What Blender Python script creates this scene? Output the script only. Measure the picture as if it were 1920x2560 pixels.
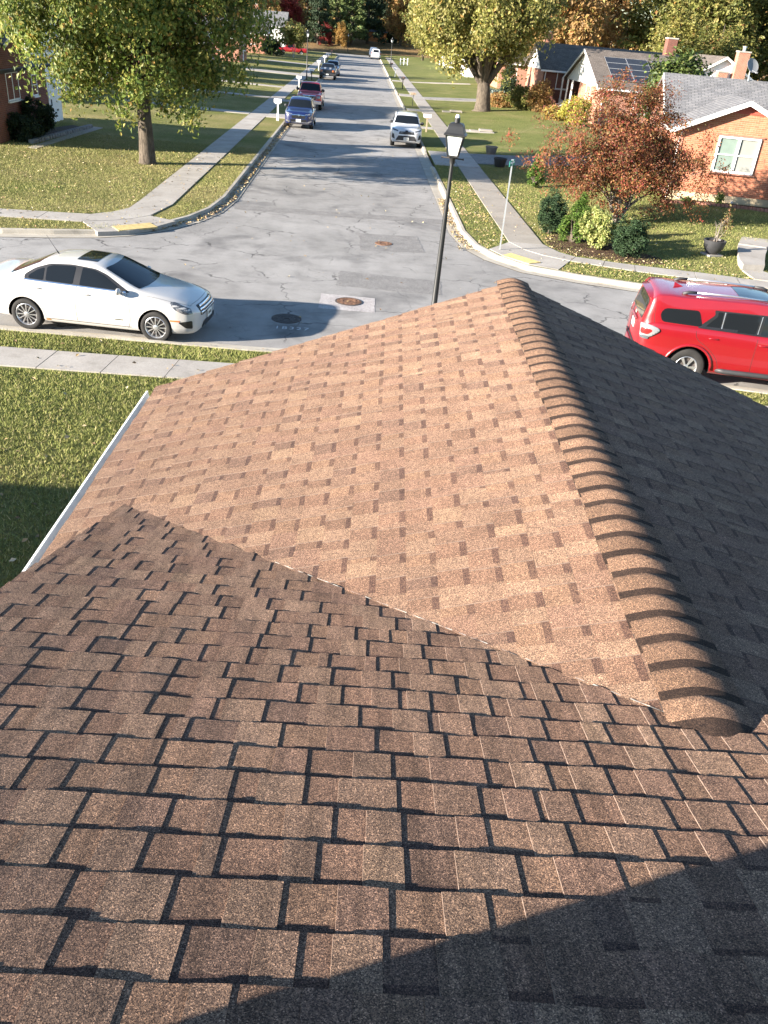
import bpy, bmesh, math, random
import numpy as np
from mathutils import Vector, Matrix, noise
from mathutils.geometry import delaunay_2d_cdt
from mathutils.bvhtree import BVHTree

for o in list(bpy.data.objects):
    bpy.data.objects.remove(o)
S = bpy.context.scene
COL = S.collection
rad = math.radians
random.seed(7)
RNG = np.random.default_rng(7)

# ---------------------------------------------------------------- camera, sky, sun, exposure
CAM_H = 6.016
cd = bpy.data.cameras.new('camera')
cam = bpy.data.objects.new('camera', cd); COL.objects.link(cam)
FPX = 2065.0                                   # focal length in pixels of the 1920 x 2560 photograph
cd.sensor_fit = 'VERTICAL'; cd.sensor_height = 36.0; cd.lens = 36.0 * FPX / 2560.0
cd.clip_start = 0.05; cd.clip_end = 5000
def cam_axes():
    k = lambda p: Vector(((p[0] - 960) / FPX, (p[1] - 1280) / FPX, 1.0))
    Y = k((908, 60)).normalized(); D = k((650, 4750)); D = (D - Y * D.dot(Y)).normalized(); Z = -D; X = Y.cross(Z)
    return X, Y, Z
_X, _Y, _Z = cam_axes()
# columns of the camera matrix: right, up, back in world coordinates
right = Vector((_X.x, _Y.x, _Z.x)); down = Vector((_X.y, _Y.y, _Z.y)); fwd = Vector((_X.z, _Y.z, _Z.z))
m = Matrix((right, -down, -fwd)).transposed().to_4x4(); m.translation = (0, 0, CAM_H)
cam.matrix_world = m
S.camera = cam

SUN_AZ, SUN_EL = 22.5, 15.3                    # shadows run toward +X, 25 degrees round to +Y
W = bpy.data.worlds.new('World'); S.world = W; W.use_nodes = True
nt = W.node_tree; bg = nt.nodes['Background']
sky = nt.nodes.new('ShaderNodeTexSky'); sky.sky_type = 'NISHITA'; sky.sun_disc = False
sky.sun_elevation = rad(SUN_EL); sky.sun_rotation = rad(90 - (180 + SUN_AZ)) % (2 * math.pi)
sky.air_density = 1.0; sky.dust_density = 0.15; sky.ozone_density = 2.6
nt.links.new(sky.outputs[0], bg.inputs[0]); bg.inputs[1].default_value = 0.068
sd = bpy.data.lights.new('sun', 'SUN'); sd.energy = 5.0; sd.angle = rad(0.55); sd.color = (1.0, 0.91, 0.80)
sun = bpy.data.objects.new('sun', sd); COL.objects.link(sun)
az = rad(SUN_AZ); el = rad(SUN_EL)
sun_dir = Vector((-math.cos(az) * math.cos(el), -math.sin(az) * math.cos(el), math.sin(el)))
sun.rotation_euler = sun_dir.to_track_quat('Z', 'Y').to_euler()
sun.location = (-40, -20, 40)
S.view_settings.view_transform = 'Standard'; S.view_settings.look = 'None'
S.view_settings.exposure = 2.3; S.view_settings.gamma = 1.0; S.view_settings.use_curve_mapping = False
S.render.engine = 'CYCLES'
S.render.resolution_x = 768; S.render.resolution_y = 1024

# ---------------------------------------------------------------- helpers
def tag(o, label=None, cat=None, group=None, kind=None):
    if label: o['label'] = label
    if cat: o['category'] = cat
    if group: o['group'] = group
    if kind: o['kind'] = kind
    return o
def thing(name, label, cat, loc=(0, 0, 0), rz=0.0, group=None):
    o = bpy.data.objects.new(name, None); COL.objects.link(o)
    o.empty_display_size = 0.2; o.location = loc; o.rotation_euler = (0, 0, rz)
    return tag(o, label, cat, group)
def link(name, me, parent=None):
    o = bpy.data.objects.new(name, me); COL.objects.link(o)
    if parent is not None: o.parent = parent
    return o
def copy_tree(src, parent=None):
    c = src.copy(); COL.objects.link(c); c.parent = parent
    for ch in list(src.children): copy_tree(ch, c)
    return c
def np_mesh(name, V, F, mats, midx=None, smooth=False, col=None, uv=None):
    """V (n,3), F (m,k) arrays of equal-sided faces."""
    V = np.asarray(V, np.float32); F = np.asarray(F, np.int32)
    me = bpy.data.meshes.new(name)
    me.vertices.add(len(V)); me.vertices.foreach_set('co', V.ravel())
    k = F.shape[1]
    me.loops.add(F.size); me.loops.foreach_set('vertex_index', F.ravel())
    me.polygons.add(len(F)); me.polygons.foreach_set('loop_start', np.arange(0, F.size, k, dtype=np.int32))
    try: me.polygons.foreach_set('loop_total', np.full(len(F), k, np.int32))
    except Exception: pass
    if midx is not None: me.polygons.foreach_set('material_index', np.asarray(midx, np.int32))
    me.polygons.foreach_set('use_smooth', np.full(len(F), bool(smooth)))
    for mt in (mats if isinstance(mats, (list, tuple)) else [mats]): me.materials.append(mt)
    if col is not None:
        a = me.attributes.new('col', 'FLOAT_COLOR', 'FACE')
        c4 = np.ones((len(F), 4), np.float32); c4[:, :3] = col; a.data.foreach_set('color', c4.ravel())
    me.update(calc_edges=True); me.validate()
    return me

class MB:
    """collects faces of any size; build() makes ONE mesh object"""
    def __init__(s): s.v = []; s.f = []; s.mi = []; s.uv = {}
    def add(s, verts, faces, mi=0):
        b = len(s.v); s.v += [tuple(p) for p in verts]
        for f in faces: s.f.append(tuple(i + b for i in f)); s.mi.append(mi)
        return s
    def box(s, c, size, rz=0, mi=0, rx=0, ry=0):
        hx, hy, hz = size[0] / 2, size[1] / 2, size[2] / 2
        P = [Vector((x, y, z)) for x in (-hx, hx) for y in (-hy, hy) for z in (-hz, hz)]
        if rz or rx or ry:
            R = Matrix.Rotation(rz, 3, 'Z') @ Matrix.Rotation(ry, 3, 'Y') @ Matrix.Rotation(rx, 3, 'X'); P = [R @ p for p in P]
        c = Vector(c); P = [p + c for p in P]
        return s.add(P, [(0, 1, 3, 2), (4, 6, 7, 5), (0, 4, 5, 1), (2, 3, 7, 6), (0, 2, 6, 4), (1, 5, 7, 3)], mi)
    def tube(s, pts, radii, n=8, mi=0, cap=True):
        pts = [Vector(p) for p in pts]
        if not isinstance(radii, (list, tuple)): radii = [radii] * len(pts)
        base = len(s.v); up = None
        for i, p in enumerate(pts):
            d = (pts[min(i + 1, len(pts) - 1)] - pts[max(i - 1, 0)]).normalized()
            a = d.orthogonal().normalized() if up is None else (up - d * up.dot(d)).normalized()
            up = a; b = d.cross(a)
            for j in range(n):
                t = 2 * math.pi * j / n; s.v.append(tuple(p + (a * math.cos(t) + b * math.sin(t)) * radii[i]))
        for i in range(len(pts) - 1):
            for j in range(n):
                j2 = (j + 1) % n
                s.f.append((base + i * n + j, base + i * n + j2, base + (i + 1) * n + j2, base + (i + 1) * n + j)); s.mi.append(mi)
        if cap:
            s.f.append(tuple(base + j for j in range(n))[::-1]); s.mi.append(mi)
            e = base + (len(pts) - 1) * n; s.f.append(tuple(e + j for j in range(n))); s.mi.append(mi)
        return s
    def lathe(s, prof, c=(0, 0, 0), n=24, axis='Z', mi=0, rot=None):
        base = len(s.v); c = Vector(c)
        for r, z in prof:
            for j in range(n):
                t = 2 * math.pi * j / n; p = Vector((r * math.cos(t), r * math.sin(t), z))
                if axis == 'Y': p = Vector((p.x, p.z, p.y))
                if axis == 'X': p = Vector((p.z, p.x, p.y))
                if rot is not None: p = rot @ p
                s.v.append(tuple(p + c))
        for i in range(len(prof) - 1):
            for j in range(n):
                j2 = (j + 1) % n
                s.f.append((base + i * n + j, base + i * n + j2, base + (i + 1) * n + j2, base + (i + 1) * n + j)); s.mi.append(mi)
        return s
    def prism(s, poly, z0, z1, mi=0):
        """vertical prism from a ccw xy polygon"""
        n = len(poly); V = [(x, y, z0) for x, y in poly] + [(x, y, z1) for x, y in poly]
        F = [tuple(range(n))[::-1], tuple(range(n, 2 * n))] + [(i, (i + 1) % n, n + (i + 1) % n, n + i) for i in range(n)]
        return s.add(V, F, mi)
    def extrude(s, poly, d, mi=0):
        """closed 3D polygon swept by vector d"""
        n = len(poly); P = [Vector(p) for p in poly]; d = Vector(d)
        V = P + [p + d for p in P]
        F = [tuple(range(n))[::-1], tuple(range(n, 2 * n))] + [(i, (i + 1) % n, n + (i + 1) % n, n + i) for i in range(n)]
        return s.add(V, F, mi)
    def mesh(s, name, mats, smooth=False, angle=None):
        me = bpy.data.meshes.new(name); me.from_pydata(s.v, [], s.f)
        for mt in (mats if isinstance(mats, (list, tuple)) else [mats]): me.materials.append(mt)
        me.polygons.foreach_set('material_index', s.mi)
        bm = bmesh.new(); bm.from_mesh(me); bmesh.ops.recalc_face_normals(bm, faces=bm.faces); bm.to_mesh(me); bm.free()
        if smooth or angle:
            me.polygons.foreach_set('use_smooth', [True] * len(me.polygons))
            if angle: me.set_sharp_from_angle(angle=rad(angle))
        me.update()
        return me
    def build(s, name, mats, parent=None, smooth=False, angle=None, bevel=0):
        o = link(name, s.mesh(name, mats, smooth, angle), parent)
        if bevel:
            b = o.modifiers.new('bevel', 'BEVEL'); b.width = bevel; b.segments = 2; b.limit_method = 'ANGLE'
        return o
def box_obj(name, c, size, mat, parent=None, rz=0, bevel=0.0, **k):
    return MB().box(c, size, rz, **k).build(name, mat, parent, bevel=bevel)
def uv_planar(o, fn):
    me = o.data; uv = me.uv_layers.new(name='UVMap')
    for l in me.loops: uv.data[l.index].uv = fn(me.vertices[l.vertex_index].co)

# ---------------------------------------------------------------- materials
class NT:
    def __init__(s, name):
        s.m = bpy.data.materials.new(name); s.m.use_nodes = True; s.t = s.m.node_tree
        s.bsdf = s.t.nodes['Principled BSDF']; s.out = s.t.nodes['Material Output']
    def n(s, typ, **kw):
        nd = s.t.nodes.new('ShaderNode' + typ)
        for k, v in kw.items():
            if k.startswith('i_'): nd.inputs[k[2:].replace('_', ' ')].default_value = v
            else: setattr(nd, k, v)
        return nd
    def l(s, a, b): s.t.links.new(a, b)
    def pos(s):
        if not hasattr(s, '_p'): s._p = s.n('NewGeometry').outputs['Position']
        return s._p
    def noise(s, scale, detail=3, rough=.55, vec=None, dist=0.0):
        nd = s.n('TexNoise'); nd.inputs['Scale'].default_value = scale; nd.inputs['Detail'].default_value = detail
        nd.inputs['Roughness'].default_value = rough; nd.inputs['Distortion'].default_value = dist
        s.l(vec or s.pos(), nd.inputs['Vector']); return nd.outputs['Fac']
    def ramp(s, fac, stops):
        r = s.n('ValToRGB'); e = r.color_ramp.elements
        while len(e) < len(stops): e.new(0.5)
        for x, (p, c) in zip(e, stops):
            x.position = p; x.color = (c if len(c) == 4 else (*c, 1)) if isinstance(c, (tuple, list)) else (c, c, c, 1)
        s.l(fac, r.inputs[0]); return r.outputs['Color']
    def mix(s, fac, a, b, typ='MIX'):
        nd = s.n('Mix'); nd.data_type = 'RGBA'; nd.blend_type = typ
        for sock, v in ((nd.inputs[0], fac), (nd.inputs[6], a), (nd.inputs[7], b)):
            if hasattr(v, 'links'): s.l(v, sock)
            elif isinstance(v, (int, float)): sock.default_value = v if sock == nd.inputs[0] else (v, v, v, 1)
            else: sock.default_value = (*v, 1) if len(v) == 3 else v
        return nd.outputs[2]
    def math(s, op, a, b=None):
        nd = s.n('Math'); nd.operation = op
        for i, v in enumerate((a, b)):
            if v is None: continue
            if hasattr(v, 'links'): s.l(v, nd.inputs[i])
            else: nd.inputs[i].default_value = v
        return nd.outputs[0]
    def bump(s, h, strength=.3, dist=.01):
        b = s.n('Bump'); b.inputs['Strength'].default_value = strength; b.inputs['Distance'].default_value = dist
        s.l(h, b.inputs['Height']); s.l(b.outputs[0], s.bsdf.inputs['Normal'])
    def fin(s, color=None, rough=.8, spec=.3, metal=0.0, coat=0.0):
        if color is not None:
            if hasattr(color, 'links'): s.l(color, s.bsdf.inputs['Base Color'])
            else: s.bsdf.inputs['Base Color'].default_value = (*color, 1)
        if hasattr(rough, 'links'): s.l(rough, s.bsdf.inputs['Roughness'])
        else: s.bsdf.inputs['Roughness'].default_value = rough
        s.bsdf.inputs['Specular IOR Level'].default_value = spec; s.bsdf.inputs['Metallic'].default_value = metal
        if coat: s.bsdf.inputs['Coat Weight'].default_value = coat; s.bsdf.inputs['Coat Roughness'].default_value = .03
        return s.m
def plain(name, c, rough=.6, spec=.4, metal=0, coat=0, var=.12, scale=6, bump=0, bscale=60, bdist=.004):
    t = NT(name); f = t.noise(scale, 4)
    c = Vector(c); col = t.ramp(f, [(.3, tuple(c * (1 - var))), (.7, tuple(c * (1 + var)))])
    if bump: t.bump(t.noise(bscale, 3), bump, bdist)
    return t.fin(col, rough, spec, metal, coat)

MAT = {}
def build_materials():
    M = MAT
    # asphalt: worn, pale, cracked
    t = NT('asphalt'); big = t.noise(.16, 5, .6); mid = t.noise(1.3, 5, .65); fine = t.noise(90, 2); gr = t.noise(420, 1)
    c = t.ramp(big, [(.3, (.21, .20, .186)), (.55, (.27, .257, .24)), (.75, (.32, .305, .285))])
    c = t.mix(.55, c, t.ramp(mid, [(.3, .55), (.52, .98), (.75, 1.2)]), 'MULTIPLY')
    c = t.mix(.6, c, t.ramp(fine, [(.25, .6), (.75, 1.35)]), 'MULTIPLY')
    c = t.mix(.5, c, t.ramp(gr, [(.3, .6), (.7, 1.4)]), 'MULTIPLY')
    st = t.noise(.38, 4, .6, dist=.4); c = t.mix(t.ramp(st, [(.56, 0.0), (.70, .62)]), c, (.06, .058, .058))
    wv = t.n('TexNoise'); wv.inputs['Scale'].default_value = 2.6; wv.inputs['Detail'].default_value = 5; t.l(t.pos(), wv.inputs['Vector'])
    va = t.n('VectorMath'); va.operation = 'MULTIPLY_ADD'; t.l(wv.outputs['Color'], va.inputs[0]); va.inputs[1].default_value = (.6, .6, 0); t.l(t.pos(), va.inputs[2])
    vo = t.n('TexVoronoi'); vo.feature = 'DISTANCE_TO_EDGE'; vo.inputs['Scale'].default_value = .42; t.l(va.outputs[0], vo.inputs['Vector'])
    vo2 = t.n('TexVoronoi'); vo2.feature = 'DISTANCE_TO_EDGE'; vo2.inputs['Scale'].default_value = 2.2; t.l(va.outputs[0], vo2.inputs['Vector'])
    crk = t.ramp(vo.outputs['Distance'], [(0.0, .95), (.005, .8), (.010, 0.0)])
    crk2 = t.math('MULTIPLY', t.ramp(vo2.outputs['Distance'], [(0.0, .7), (.016, 0.0)]), t.ramp(t.noise(.3, 2), [(.5, 0.0), (.58, 1.0)]))
    cm = t.math('MULTIPLY', t.math('MAXIMUM', crk, crk2), t.ramp(t.noise(.7, 2), [(.42, 0.0), (.56, .85)]))
    c = t.mix(cm, c, (.035, .033, .032)); t.bump(t.math('SUBTRACT', fine, cm), .35, .006)
    M['asphalt'] = t.fin(c, .9, .25)
    def agg(name, a, b):
        t = NT(name); v = t.n('TexVoronoi'); v.inputs['Scale'].default_value = 55; t.l(t.pos(), v.inputs['Vector'])
        c = t.mix(.6, t.ramp(t.noise(2.5, 4), [(.3, a), (.7, b)]), t.ramp(v.outputs['Color'], [(.1, .45), (.9, 1.5)]), 'MULTIPLY')
        t.bump(v.outputs['Distance'], .5, .008); return t.fin(c, .92, .2)
    M['patch'] = agg('patch_asphalt', (.165, .157, .147), (.225, .213, .20))
    M['patch_light'] = agg('patch_concrete', (.30, .275, .265), (.40, .37, .35))
    def conc(name, a, b, stain=.5):
        t = NT(name); c = t.ramp(t.noise(.8, 6, .65), [(.3, a), (.7, b)]); sp = t.noise(30, 4, .7)
        c = t.mix(.55, c, t.ramp(sp, [(.3, .7), (.7, 1.18)]), 'MULTIPLY')
        c = t.mix(t.ramp(t.noise(2.1, 5, .6), [(.55, 0.0), (.8, stain)]), c, (.12, .105, .08))
        t.bump(sp, .25, .006); return t.fin(c, .9, .25)
    M['concrete'] = conc('sidewalk_concrete', (.27, .245, .215), (.385, .355, .315))
    M['concrete_dark'] = conc('old_concrete', (.24, .215, .18), (.33, .295, .25))
    M['kerb'] = conc('kerb_concrete', (.30, .265, .215), (.42, .385, .32), .65)
    M['tactile'] = plain('tactile_yellow', (.46, .35, .15), .75, var=.2, scale=9)
    # lawn
    def lawn(name, a, b, d, sc=.35):
        t = NT(name); f1 = t.noise(sc, 5, .6); f2 = t.noise(9, 5, .7); f3 = t.noise(60, 3, .7)
        c = t.ramp(f1, [(.32, a), (.52, b), (.72, d)])
        c = t.mix(.75, c, t.ramp(f2, [(.3, .55), (.7, 1.4)]), 'MULTIPLY'); c = t.mix(.8, c, t.ramp(f3, [(.3, .5), (.7, 1.5)]), 'MULTIPLY')
        t.bump(t.math('ADD', f3, f2), 1.0, .05); return t.fin(c, .95, .1)
    M['lawn'] = lawn('lawn', (.115, .135, .038), (.155, .165, .052), (.22, .195, .082))
    M['lawn_dry'] = lawn('lawn_dry', (.13, .145, .036), (.20, .185, .066), (.28, .23, .105), .3)
    M['wood_floor'] = lawn('leaf_litter_ground', (.09, .075, .03), (.20, .13, .06), (.28, .18, .085), .12)
    M['mulch'] = lawn('mulch', (.05, .032, .022), (.085, .052, .036), (.13, .08, .055), 2)
    t = NT('grass_blade'); at = t.n('Attribute', attribute_name='col'); t.l(at.outputs['Color'], t.bsdf.inputs['Base Color']); M['blade'] = t.fin(None, .8, .2)
    # leaf
    t = NT('leaf'); at = t.n('Attribute', attribute_name='col'); tr = t.n('BsdfTranslucent'); mx = t.n('MixShader'); mx.inputs[0].default_value = .38
    hs = t.n('HueSaturation'); hs.inputs['Value'].default_value = 1.35; t.l(at.outputs['Color'], hs.inputs['Color'])
    t.l(at.outputs['Color'], t.bsdf.inputs['Base Color']); t.l(hs.outputs[0], tr.inputs['Color']); t.fin(None, .55, .35)
    t.l(t.bsdf.outputs[0], mx.inputs[1]); t.l(tr.outputs[0], mx.inputs[2]); t.l(mx.outputs[0], t.out.inputs[0]); M['leaf'] = t.m
    t = NT('needle'); at = t.n('Attribute', attribute_name='col'); t.l(at.outputs['Color'], t.bsdf.inputs['Base Color']); M['needle'] = t.fin(None, .7, .25)
    def bark(name, a, b):
        t = NT(name); mp = t.n('Mapping'); mp.inputs['Scale'].default_value = (9, 9, 1.6); t.l(t.pos(), mp.inputs['Vector'])
        f = t.noise(1.6, 6, .7, mp.outputs[0], .6); t.bump(f, 1.0, .06); return t.fin(t.ramp(f, [(.32, a), (.66, b)]), .95, .15)
    M['bark'] = bark('bark', (.035, .028, .021), (.145, .118, .09)); M['bark_pale'] = bark('pale_bark', (.10, .08, .062), (.33, .285, .24)); M['bark_white'] = bark('white_bark', (.3, .27, .23), (.55, .5, .45))
    # shingles: mineral granules
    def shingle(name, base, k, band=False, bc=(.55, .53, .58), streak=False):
        t = NT(name); v = t.n('TexVoronoi'); v.inputs['Scale'].default_value = 420; t.l(t.pos(), v.inputs['Vector'])
        sp = t.n('SeparateColor'); t.l(v.outputs['Color'], sp.inputs[0])
        g = t.ramp(sp.outputs[0], [(0.0, (.14, .12, .13)), (.25, (.42, .36, .35)), (.5, (.92, .88, .85)), (.76, (1.5, 1.38, 1.2)), (.93, (2.2, 2.0, 1.7)), (1.0, (3.8, 3.6, 3.2))])
        at = t.n('Attribute', attribute_name='col')
        c = t.mix(k, at.outputs['Color'], g, 'MULTIPLY')
        c = t.mix(.5, c, t.ramp(t.noise(42, 4, .7), [(.3, .68), (.7, 1.32)]), 'MULTIPLY')
        c = t.mix(.45, c, t.ramp(t.noise(5.5, 4, .6), [(.3, .72), (.7, 1.25)]), 'MULTIPLY')
        if streak:
            mp = t.n('Mapping'); mp.inputs['Rotation'].default_value = (0, 0, rad(3)); mp.inputs['Scale'].default_value = (24, 2.2, 2.2); t.l(t.pos(), mp.inputs['Vector'])
            c = t.mix(.75, c, t.ramp(t.noise(1, 3, .6, mp.outputs[0]), [(.3, .62), (.5, 1.0), (.7, 1.3)]), 'MULTIPLY')
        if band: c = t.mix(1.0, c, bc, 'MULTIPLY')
        t.bump(t.noise(330, 3, .7), 1.0, .0036)
        t.bsdf.inputs['Diffuse Roughness'].default_value = 1.0
        return t.fin(c, .93, .22)
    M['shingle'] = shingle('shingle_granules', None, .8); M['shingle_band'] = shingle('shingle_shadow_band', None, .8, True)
    M['shingle_streak'] = shingle('shingle_blend', None, .8, streak=True); M['shingle_edge'] = plain('shingle_side', (.17, .125, .10), .95, .1, var=.3, scale=60)
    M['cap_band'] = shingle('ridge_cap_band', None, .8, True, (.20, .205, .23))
    M['felt'] = plain('shingle_edge', (.03, .026, .025), .95, .1); M['sealant'] = plain('cut_edge', (.42, .40, .35), .8)
    # far roofs
    def froof(name, a, b):
        t = NT(name); br = t.n('TexBrick'); br.offset = .5; br.inputs['Scale'].default_value = 1
        br.inputs['Brick Width'].default_value = .3; br.inputs['Row Height'].default_value = .143; br.inputs['Mortar Size'].default_value = .012
        br.inputs['Color1'].default_value = (*a, 1); br.inputs['Color2'].default_value = (*b, 1); br.inputs['Mortar'].default_value = (*[x * .45 for x in a], 1)
        uv = t.n('UVMap'); t.l(uv.outputs[0], br.inputs['Vector'])
        c = t.mix(.6, br.outputs['Color'], t.ramp(t.noise(1.3, 5, .7), [(.3, .65), (.7, 1.3)]), 'MULTIPLY'); c = t.mix(.5, c, t.ramp(t.noise(40, 2), [(.3, .7), (.7, 1.3)]), 'MULTIPLY')
        t.bump(br.outputs['Fac'], -.4, .01); return t.fin(c, .93, .2)
    M['roof_grey'] = froof('grey_roof', (.13, .13, .135), (.19, .185, .185)); M['roof_brown'] = froof('brown_roof', (.12, .10, .085), (.16, .135, .115)); M['roof_dark'] = froof('dark_roof', (.06, .058, .062), (.09, .086, .088))
    def brickm(name, a, b, mo):
        t = NT(name); br = t.n('TexBrick'); br.offset = .5; br.inputs['Scale'].default_value = 1
        br.inputs['Brick Width'].default_value = .213; br.inputs['Row Height'].default_value = .0745; br.inputs['Mortar Size'].default_value = .009
        br.inputs['Color1'].default_value = (*a, 1); br.inputs['Color2'].default_value = (*b, 1); br.inputs['Mortar'].default_value = (*mo, 1)
        uv = t.n('UVMap'); t.l(uv.outputs[0], br.inputs['Vector'])
        c = t.mix(.5, br.outputs['Color'], t.ramp(t.noise(3, 5, .7), [(.3, .7), (.7, 1.25)]), 'MULTIPLY'); t.bump(br.outputs['Fac'], -.5, .012); return t.fin(c, .9, .2)
    M['brick'] = brickm('brick_wall', (.36, .125, .068), (.28, .092, .052), (.38, .31, .25)); M['brick_dark'] = brickm('dark_brick_wall', (.20, .065, .045), (.14, .05, .035), (.16, .12, .10))
    t = NT('brick_unit'); oi = t.n('Attribute', attribute_name='col'); c = t.mix(.35, oi.outputs['Color'], t.ramp(t.noise(130, 3), [(.3, .8), (.7, 1.2)]), 'MULTIPLY'); t.bump(t.noise(150, 3), .2, .002); M['brick_unit'] = t.fin(c, .9, .2)
    M['mortar'] = plain('mortar', (.46, .31, .22), .95, .1, bump=.3)
    M['parge'] = plain('tan_parging', (.46, .37, .24), .9, .2, var=.12, scale=2, bump=.3); M['found_white'] = plain('white_foundation', (.55, .54, .52), .9, .2)
    M['white'] = plain('white_paint', (.72, .72, .70), .5, .4, var=.05); M['siding'] = plain('white_siding', (.74, .73, .70), .55, .35, var=.05)
    M['redtrim'] = plain('red_trim', (.42, .09, .06), .6); M['black'] = plain('black_paint', (.018, .018, .018), .42, .45, var=.2); M['blackp'] = plain('black_plastic', (.03, .03, .032), .55, .4)
    M['greyp'] = plain('grey_plastic', (.12, .115, .105), .6); M['metal'] = plain('galvanised', (.55, .57, .57), .38, .5, .75); M['chrome'] = plain('chrome', (.82, .82, .82), .12, .5, 1.0, var=.03); M['alu'] = plain('alloy', (.62, .62, .62), .3, .5, .85, var=.04)
    M['iron'] = plain('rusty_iron', (.16, .085, .05), .8, .3, .2, var=.35, scale=14, bump=.4, bscale=90); M['irond'] = plain('dark_iron', (.07, .06, .055), .75, .35, .3, var=.3, scale=20, bump=.4, bscale=90)
    M['roadpaint'] = plain('road_paint', (.46, .46, .45), .85); M['green_sign'] = plain('green_sign', (.02, .22, .16), .5, var=.05); M['signwhite'] = plain('sign_white', (.75, .76, .75), .5, var=.03)
    M['wood'] = plain('weathered_wood', (.30, .235, .16), .85, var=.25, scale=12); M['orange_wood'] = plain('orange_cedar', (.42, .17, .06), .8, var=.3, scale=3); M['brickedge'] = plain('edging_brick', (.30, .14, .10), .9, var=.3, scale=7, bump=.4)
    M['stone'] = plain('edging_stone', (.17, .165, .16), .9, var=.35, scale=5, bump=.6, bscale=20, bdist=.02); M['soil'] = plain('soil', (.05, .036, .026), .95, bump=.6); M['dish'] = plain('dish_grey', (.16, .165, .17), .45, var=.06)
    t = NT('glass'); M['glass'] = t.fin((.008, .010, .012), .05, .32)
    M['glass_blind'] = plain('window_with_blind', (.17, .22, .19), .10, .7, var=.08, scale=3); M['glass_blind2'] = plain('window_with_shade', (.25, .25, .225), .12, .7, var=.06, scale=3)
    t = NT('lantern_panel'); M['lantern'] = t.fin((.74, .74, .71), .35, .4)
    M['solar'] = plain('solar_cell', (.022, .023, .027), .42, .35, var=.2, scale=4); M['alurail'] = plain('panel_frame', (.45, .45, .46), .4, .5, .6)
    def paint(name, c, flake=.06, metal=.0, rough=.33):
        t = NT(name); f = t.noise(600, 2); col = t.ramp(f, [(.3, tuple(x * (1 - flake) for x in c)), (.7, tuple(x * (1 + flake) for x in c))])
        d = t.ramp(t.noise(1.1, 4), [(.3, .93), (.7, 1.04)]); col = t.mix(1.0, col, d, 'MULTIPLY'); return t.fin(col, rough, .5, metal, 1.0)
    M['car_white'] = paint('pearl_white_paint', (.47, .45, .42)); M['car_white2'] = paint('white_car_paint', (.54, .55, .56)); M['car_red'] = paint('red_car_paint', (.20, .004, .008), .1); M['car_red2'] = paint('faded_red_paint', (.50, .018, .024), .1)
    M['car_blue'] = paint('blue_car_paint', (.006, .012, .062), .2); M['car_dark'] = paint('dark_car_paint', (.012, .014, .022), .2); M['car_grey'] = paint('grey_car_paint', (.10, .13, .18), .1)
    M['tyre'] = plain('tyre', (.022, .021, .02), .85, .3, var=.2, bump=.3); M['well'] = plain('wheel_well', (.006, .006, .006), .95, .1); M['seam'] = plain('door_seam', (.035, .033, .03), .8, .1); M['trim'] = plain('black_trim', (.014, .014, .015), .35, .5)
    t = NT('head_lamp'); M['lamp'] = t.fin((.26, .27, .28), .1, .6, .35); t = NT('dark_lamp'); M['lamp_dark'] = t.fin((.10, .11, .12), .07, .8, .3)
    t = NT('tail_lamp'); M['tail'] = t.fin((.34, .015, .015), .12, .7); t = NT('amber_lamp'); M['amber'] = t.fin((.55, .16, .04), .2, .6); M['plate'] = plain('plate', (.68, .68, .63), .5, var=.06, scale=30)
    M['rust'] = plain('rust_stain', (.36, .20, .07), .9, .1, var=.4, scale=30); M['seat'] = plain('seat_beige', (.30, .27, .22), .8)
build_materials()
# ================================================================ GROUND, ROADS, PAVEMENTS
NEAR = [(-90, 12.8), (-40, 15.6), (-20, 16.7), (-7.3, 17.08), (-2, 16.78), (4, 16.75), (7.6, 16.45), (8.8, 16.22), (20, 13.9), (45, 8.6), (90, -1)]
FARL = [(-90, 20.2), (-40, 22.8), (-16, 24.1), (-10, 24.5), (-8.6, 24.85), (-7.4, 25.25), (-6.64, 25.75), (-6.0, 26.4), (-5.55, 27.1), (-4.95, 28.4), (-4.5, 30.1), (-4.3, 32.5), (-4.3, 60), (-4.3, 120), (-4.3, 196), (-5.2, 202), (-8, 205)]
FARR = [(90, 2.9), (45, 13.8), (20, 20.2), (12.5, 22.3), (8.6, 23.35), (6.6, 24.0), (5.1, 24.75), (4.15, 26.0), (3.6, 27.4), (3.36, 29.5), (3.38, 33), (3.42, 60), (3.42, 120), (3.42, 205), (3.6, 214)]
def resample(pl, step):
    out = [Vector(pl[0])]
    for a, b in zip(pl[:-1], pl[1:]):
        a = Vector(a); b = Vector(b); L = (b - a).length; n = max(1, int(round(L / step)))
        for i in range(1, n + 1): out.append(a.lerp(b, i / n))
    return out
def offset(pl, d):
    """offset to the left of travel by d"""
    P = [Vector(p) for p in pl]; out = []
    for i, p in enumerate(P):
        t = (P[min(i + 1, len(P) - 1)] - P[max(i - 1, 0)]).normalized(); out.append(p + Vector((-t.y, t.x)) * d)
    return out
def dist_pl(p, pl):
    best = 1e9; p = Vector(p)
    for a, b in zip(pl[:-1], pl[1:]):
        a = Vector(a); b = Vector(b); d = b - a; t = max(0, min(1, (p - a).dot(d) / d.length_squared)); best = min(best, (p - a - d * t).length)
    return best
def sstep(a, b, x):
    t = max(0, min(1, (x - a) / (b - a))); return t * t * (3 - 2 * t)
def hz(x, y):
    """height of the turf"""
    if y < 17.5 and not (y > 17 and abs(x) > 30): return .12
    if x > 0: return .12 + .42 * sstep(3.6, 13, dist_pl((x, y), FARR)) + .03 * noise.noise((x * .2, y * .2, 0)) * sstep(3.6, 6, dist_pl((x, y), FARR))
    return .12 + .16 * sstep(3.5, 12, dist_pl((x, y), FARL))
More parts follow.
